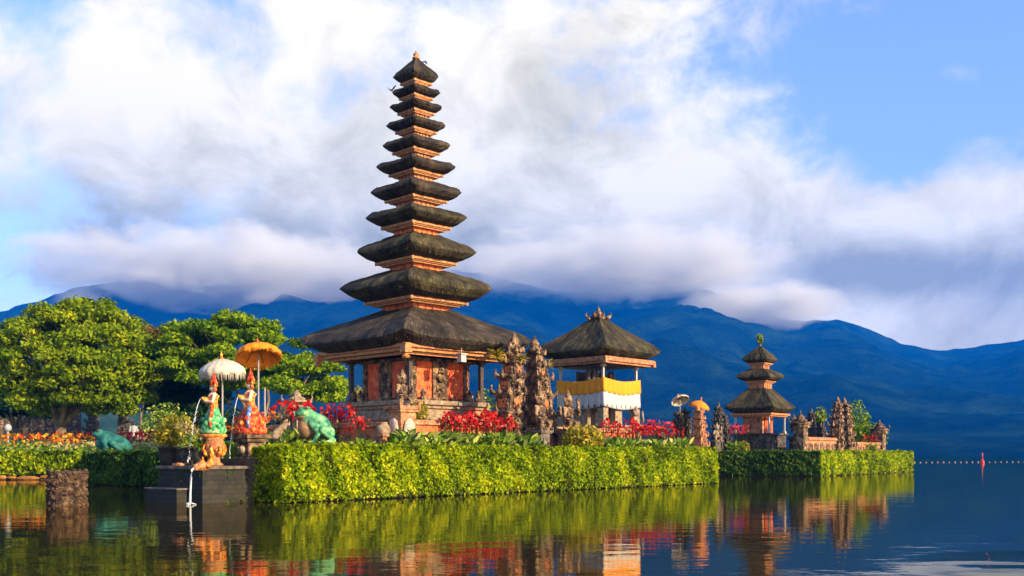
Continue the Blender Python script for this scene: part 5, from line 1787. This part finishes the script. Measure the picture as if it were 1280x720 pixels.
# frogs
def frog(label, loc, rz, s, skin, belly, upright=True):
    t = thing('frog_statue', label, 'statue', loc, rz); t.scale = (s, s, s)
    b = MB()
    q = Quaternion((0, 1, 0), R(38 if upright else 22))
    if upright:
        b.ball((.06, 0, .44), (.40, .30, .33), 18, 12, None, q); b.ball((-.14, 0, .62), (.26, .25, .24), 16, 10)
        b.ball((-.27, 0, .78), (.25, .235, .145), 16, 10); b.ball((-.40, 0, .77), (.14, .17, .09), 14, 8)
        eye = (-.24, .15, .90)
    else:
        b.ball((.12, 0, .36), (.52, .34, .27), 18, 12, None, q); b.ball((-.22, 0, .56), (.30, .27, .20), 16, 10)
        b.ball((-.40, 0, .64), (.24, .22, .13), 16, 10); b.ball((-.52, 0, .62), (.12, .15, .08), 14, 8)
        eye = (-.38, .14, .76)
    for e in (-1, 1):
        b.ball((eye[0], e * eye[1], eye[2] - .02), (.085, .075, .075))
        sh = (-.16, e * .24, .50) if upright else (-.25, e * .24, .42)
        el = (-.02, e * .36, .27) if upright else (-.12, e * .36, .22)
        ft = (-.14, e * .33, .05) if upright else (-.26, e * .36, .05)
        b.cap(sh, el, .10, .075); b.cap(el, ft, .075, .05)
        for k in (-.55, 0, .55):
            b.cap(ft, (ft[0] - .15 * math.cos(k), ft[1] + .15 * math.sin(k) * .9, .03), .036, .026, 7)
        b.cap((.30, e * .24, .28), (.06, e * .42, .34), .16, .11); b.cap((.06, e * .42, .34), (.36, e * .44, .08), .105, .06)
        an = (.36, e * .44, .06)
        b.cap(an, (.16, e * .50, .04), .055, .045)
        for k in (-.5, 0, .5): b.cap((.16, e * .50, .04), (.02, e * (.50 + .13 * math.sin(k)), .028), .034, .024, 7)
    organic('body', b, M[skin], t, .018, 5)
    b = MB()
    if upright: b.ball((-.16, 0, .40), (.30, .235, .30), 18, 12); b.ball((-.33, 0, .68), (.18, .18, .08), 14, 8)
    else: b.ball((-.20, 0, .34), (.36, .26, .22), 18, 12)
    organic('belly', b, M[belly], t, .02, 4)
    for e in (-1, 1):
        b = MB(); b.ball((eye[0] - .035, e * (eye[1] + .04), eye[2] + .005), .045, 10, 8); b.build('eye', M['frog_eye'], t, True)
    return t
fr = at(394, 25.4, 1.335)
frog('pale green frog statue with brown belly sitting upright on a black slab', fr + Vector((0, 0, .035)), R(28), .96, 'frog_green', 'frog_belly')
b = MB(); b.box((0, 0, 0), (1.15, .95, .07)); o = b.build('frog_slab', M['black'], None, False, .01); o.location = fr + Vector((-.05, .02, .005)); o.rotation_euler.z = R(20); tag(o, 'thin black slab on the hedge corner under the pale green frog', 'slab')
frog('large teal frog statue crouching behind the dark hedge, head to the left', at(141, 40.5, 1.12), R(12), 1.2, 'frog_teal', 'frog_teal', False)

# knobbly pillar in the water
def stump():
    Ys = 22.2
    t = thing('rubble_pillar', 'knobbly brown stone pillar standing in the lake at the left', 'pillar', at(84, Ys, 0), .3)
    b = MB(); b.lathe([(.38, -.4), (.38, .3), (.39, .70)], 24); b.build('core', M['mud_stone'], t)
    b = MB()
    for k in range(420):
        a = random.random() * 6.283; z = random.uniform(-.05, .76)
        b.ball((.385 * math.cos(a), .385 * math.sin(a), z), (random.uniform(.025, .06), random.uniform(.025, .06), random.uniform(.02, .05)), 6, 4, None, Quaternion((0, 0, 1), a))
    for k in range(90):
        a = random.random() * 6.283; q = .38 * random.random() ** .5
        b.ball((q * math.cos(a), q * math.sin(a), .71), (.06, .05, .03), 6, 4)
    b.build('stone_facing', M['mud_stone'], t, False)
stump()

# ---- planting along the court wall
def canna(kind, seed):
    random.seed(seed)
    t = thing('canna_plant', 'x', 'plant')
    n = 64
    roots = []; dirs = []
    for _ in range(n):
        a = random.random() * 6.283; q = .24 * random.random() ** .5
        roots.append((q * math.cos(a), q * math.sin(a), random.uniform(.0, .46))); dirs.append((math.cos(a), math.sin(a), random.uniform(.5, 2.4)))
    blades('leaf_cluster', roots, dirs, [random.uniform(.14, .28) for _ in range(n)], [random.uniform(.045, .075) for _ in range(n)], M['leaf_plant'], t, .6, 4)
    b = MB()
    for r_, d_2 in list(zip(roots, dirs))[::4]: b.tube([(r_[0] * .4, r_[1] * .4, 0), r_], .012, 5)
    b.build('stems', M['leafcore'], t)
    if kind:
        b = MB(); tops = []
        for k in range(3):
            x, y = random.gauss(0, .12), random.gauss(0, .12); h = random.uniform(.85, 1.15); tops.append((x * 1.4, y * 1.4, h))
            b.tube([(x, y, 0), (x * 1.2, y * 1.2, h * .6), tops[-1]], .012, 5)
        b.build('stalks', M['leafcore'], t)
        P = np.concatenate([np.array(c) + rng.normal(size=(8, 3)) * np.array([.05, .05, .10]) for c in tops])
        leaves('blossoms', P, .062 * rng.uniform(.7, 1.3, len(P)), M['flower_red'], t, None, 0, .5, .7)
    return t
protos = [canna(1, 3), canna(1, 4), canna(0, 5), canna(0, 6)]
used = [False] * 4
def put(pi, label, loc, s, group):
    o = protos[pi]
    rz = random.random() * 6.28
    if not used[pi]:
        used[pi] = True
        o.location = loc; o.rotation_euler = (0, 0, rz); o.scale = (s, s, s); o['label'] = label; o['group'] = group
        return o
    return copy_thing(o, label, loc, rz, s, group)
random.seed(21)
for k in range(34):
    s_ = -1.2 + 6.2 * k / 33 + random.uniform(-.1, .1)
    put(2 + k % 2, 'broad leaved green plant in the bed between the long hedge and the red court wall', on_wall(s_, random.uniform(.7, 1.7), 1.0), random.uniform(1.0, 1.45), 'leafy plants along the court wall')
for k in range(22):
    put(k % 2, 'red flowered canna in front of the red court wall, left of the tall split gate', on_wall(1.5 + 3.3 * k / 21 + random.uniform(-.1, .1), random.uniform(.35, .75), 1.0), random.uniform(1.0, 1.3), 'red cannas left of the split gate')
for px, Yf, z, s in ((448, 30.6, 1.0, .95), (441, 30.8, 1.0, .8), (455, 30.5, 1.0, 1.0)):
    put(0, 'red flowered canna left of the guardian pedestal with oval medallions', at(px, Yf, z), s, 'red cannas by the guardian pedestal')
for px in (404, 411, 418, 427, 436, 443):
    put(1, 'red flowered canna before the left veranda of the pagoda', at(px, 33 + random.random(), 1.2), 1.25, 'red cannas left of the pagoda')
for px in (344, 355, 362, 376, 383, 388):
    put(px % 2, 'red flowered canna behind the dragon statue and the green frog', at(px, 31 + random.random(), 1.05), 1.35, 'red cannas behind the frog')
for k in range(16):
    put(2 + k % 2, 'broad leaved green plant right of the tall split gate, behind the long hedge', on_wall(gs + 2.4 + 5.6 * k / 15, random.uniform(1.4, 2.8), 1.0), random.uniform(1.0, 1.4), 'leafy plants right of the split gate')
for k in range(20):
    put(k % 2, 'red flowered canna before the base of the cloth wrapped pavilion', on_wall(gs + 4.2 + 4.6 * k / 19, random.uniform(.5, 1.8), 1.0), random.uniform(.95, 1.25), 'red cannas before the pavilion')
for px in (822, 829, 834):
    put(1, 'red flowered canna by the tiny dark spirit house', at(px, 43.2 + random.random(), 1.0), .95, 'red cannas by the spirit house')
for px in (917, 921, 924):
    put(0, 'red flowered canna left of the small shrine terrace', at(px, 54.4 + random.random() * .3, 1.0), 1.35, 'red cannas by the small shrine')
bush('garden_shrub', 'yellow leaved shrub in front of the small shrine terrace', at(930, 54.5, 1.0), (.3, .3, .42), M['leaf_yellow'], 300, .08)
for px in (1082, 1086, 1091):
    put(1, 'red flowered canna on the wall right of the islet gateway', at(px, 61.2, 1.15), .95, 'red cannas on the islet wall')

# flower bed at the far left
def flower_bed(name, label, x0, x1, y0, y1, z, n, m, h=.5):
    P = np.column_stack([rng.uniform(x0, x1, n), rng.uniform(y0, y1, n), z + h * rng.uniform(.55, 1.1, n)])
    o = leaves(name, P, .10 * rng.uniform(.6, 1.3, n), m, None, None, 0, .7, .7)
    o['kind'] = 'stuff'; tag(o, label, 'flowers')
    P = np.column_stack([rng.uniform(x0, x1, n * 2), rng.uniform(y0, y1, n * 2), z + h * rng.uniform(0, .7, n * 2)])
    leaves('foliage', P, .11 * rng.uniform(.6, 1.3, n * 2), M['leaf_plant'], o, None, 0, .4, .5)
flower_bed('flower_bed', 'orange and yellow flowers behind the bright left hedge', -40, -18.8, 46.5, 48.5, 1.0, 1500, M['flower_orange'], .95)
flower_bed('flower_bed', 'scattered red and cream flowers below the dark stone gateway', -21, -15.5, 44.5, 47.5, 1.0, 200, M['flower_pale'], .6)
flower_bed('flower_bed', 'red flowers beside the teal frog', -22, -16.5, 48.8, 49.6, 1.1, 260, M['flower_red'], 1.0)

# ---- garden lamp, people, bird, buoys
t_ = thing('garden_lamp', 'short white garden lamp at the far left edge', 'lamp', at(10, 50, 1.2))
b = MB(); b.tube([(0, 0, -.05), (0, 0, 1.05)], .04, 8); b.build('post', M['white'], t_, True)
b = MB(); b.lathe([(.07, 0), (.16, .05), (.17, .22), (.10, .32), (.03, .36)], 12, (0, 0, 1.03)); b.build('lamp_head', M['white'], t_, True)

def person(label, loc, rz, h, shirt, walk=.12):
    t = thing('person', label, 'person', loc, rz); s = h / 1.72; t.scale = (s, s, s)
    b = MB()
    b.cap((0, 0, .92), (0, 0, 1.15), .13, .12); b.cap((0, 0, 1.15), (0, .01, 1.36), .13, .14)
    b.cap((0, 0, 1.42), (0, -.01, 1.52), .055, .052)
    b.ball((0, -.02, 1.61), (.078, .095, .115)); b.ball((0, -.115, 1.60), (.016, .02, .024)); b.ball((0, -.10, 1.555), (.026, .012, .008))
    for e in (-1, 1):
        b.ball((e * .03, -.103, 1.625), (.014, .008, .010)); b.ball((e * .08, -.01, 1.605), (.012, .022, .034))
        b.ball((e * .18, 0, 1.40), .07)
        b.cap((e * .19, 0, 1.39), (e * .24, .02 * e, 1.12), .055, .043); b.cap((e * .24, .02 * e, 1.12), (e * .22, -.08, .88), .042, .03)
        b.ball((e * .22, -.09, .83), (.025, .04, .055))
        for k in range(4): b.cap((e * .22, -.12 + .022 * k, .80), (e * .215, -.13 + .022 * k, .73 - .008 * (1 if k in (0, 3) else -1)), .010, .008, 6)
        b.cap((e * .215, -.125, .85), (e * .20, -.155, .80), .011, .009, 6)
        b.cap((e * .09, 0, .92), (e * .10, -walk * e, .50), .095, .06); b.cap((e * .10, -walk * e, .50), (e * .10, -walk * e * 1.2 + .04, .08), .058, .04)
        b.ball((e * .10, -walk * e * 1.2 - .02, .04), (.045, .12, .04))
    organic('body', b, M['skin'], t, .014, 2)
    b = MB(); b.cap((0, 0, .90), (0, .005, 1.37), .155, .155)
    for e in (-1, 1): b.cap((e * .17, 0, 1.40), (e * .23, .01 * e, 1.18), .082, .07)
    organic('shirt', b, shirt, t, .016, 3)
    b = MB()
    for e in (-1, 1): b.cap((e * .09, 0, .92), (e * .10, -walk * e, .50), .115, .085); b.cap((e * .10, -walk * e, .50), (e * .10, -walk * e * 1.2 + .04, .12), .08, .065)
    organic('trousers', b, M['trousers'], t, .016, 2)
    b = MB(); b.ball((0, .01, 1.655), (.092, .105, .10)); b.ball((0, .06, 1.60), (.08, .06, .10)); organic('hair', b, M['hair'], t, .014, 2)
Yq = 62
person('person in a white shirt standing on the lawn beyond the teal frog', at(167, Yq, gz(Yq) - .35), R(200), 1.68, M['shirt_white'])
person('small person in a pink shirt right of the person in white', at(177, Yq + 1, gz(Yq) - .35), R(150), 1.25, M['shirt_pink'], .03)

def bird(label, loc, rz, s, flap):
    t = thing('bird', label, 'bird', loc, rz); t.scale = (s, s, s)
    b = MB(); b.ball((0, 0, 0), (.17, .075, .07), 12, 8); b.ball((.17, 0, .03), (.06, .05, .05), 10, 6); b.tube([(.21, 0, .03), (.29, 0, .02)], [.02, .003], 6)
    b.tube([(-.12, 0, 0), (-.30, 0, -.01)], [.05, .045], 6)
    organic('body', b, M['bird'], t, .012, 2)
    for e in (-1, 1):
        b = MB()
        P = [(.09, e * .05, .02), (-.09, e * .05, .02), (.12, e * .26, .02 + flap * .16), (-.08, e * .25, .02 + flap * .15), (.02, e * .5, .02 + flap * .34), (-.06, e * .47, .02 + flap * .32)]
        b.add(P, [(0, 1, 3, 2), (2, 3, 5, 4)])
        w = b.build('wing', M['bird'], t); m_ = w.modifiers.new('thick', 'SOLIDIFY'); m_.thickness = .015
bird('small dark bird flying left of the upper pagoda tiers', at(489, 36, zz(113, 36)), R(60), .42, 1.0)
bird('tiny dark bird perched on the right slope of the topmost pagoda roof', at(531, 37.7, zz(77, 37.7)), R(-30), .32, -.5)

# buoys
def buoy(r):
    t = thing('float', 'x', 'buoy')
    b = MB(); b.ball((0, 0, r * .4), r, 10, 7); b.build('ball', M['stone_pale'], t, True)
    b = MB(); b.tube([(0, 0, -r), (0, 0, -r * .2)], r * .25, 6); b.tube([(-r * .2, 0, r * 1.35), (r * .2, 0, r * 1.35)], r * .1, 6); b.build('eyelet', M['dark_wood'], t)
    return t
bp = buoy(.10)
for k in range(26):
    Yb = 134 + k * .6
    loc = at(1136 + 7.2 * k, Yb, 0)
    lab = 'small white float in the buoy line at the right horizon'
    if k == 0: bp.location = loc; bp['label'] = lab; bp['group'] = 'floats of the buoy line'
    else: copy_thing(bp, lab, loc, 0, random.uniform(.85, 1.15), 'floats of the buoy line')
t_ = thing('marker_buoy', 'slim red marker buoy on the lake at the right', 'buoy', at(1228, 128, 0))
b = MB(); b.lathe([(.18, -.2), (.24, 0), (.22, .25), (.1, .5)], 14); b.build('hull', M['red'], t_, True)
b = MB(); b.tube([(0, 0, .45), (0, 0, 1.3)], .05, 8); b.box((0, 0, 1.15), (.16, .16, .24), 0, .5); b.build('mast', M['red'], t_)
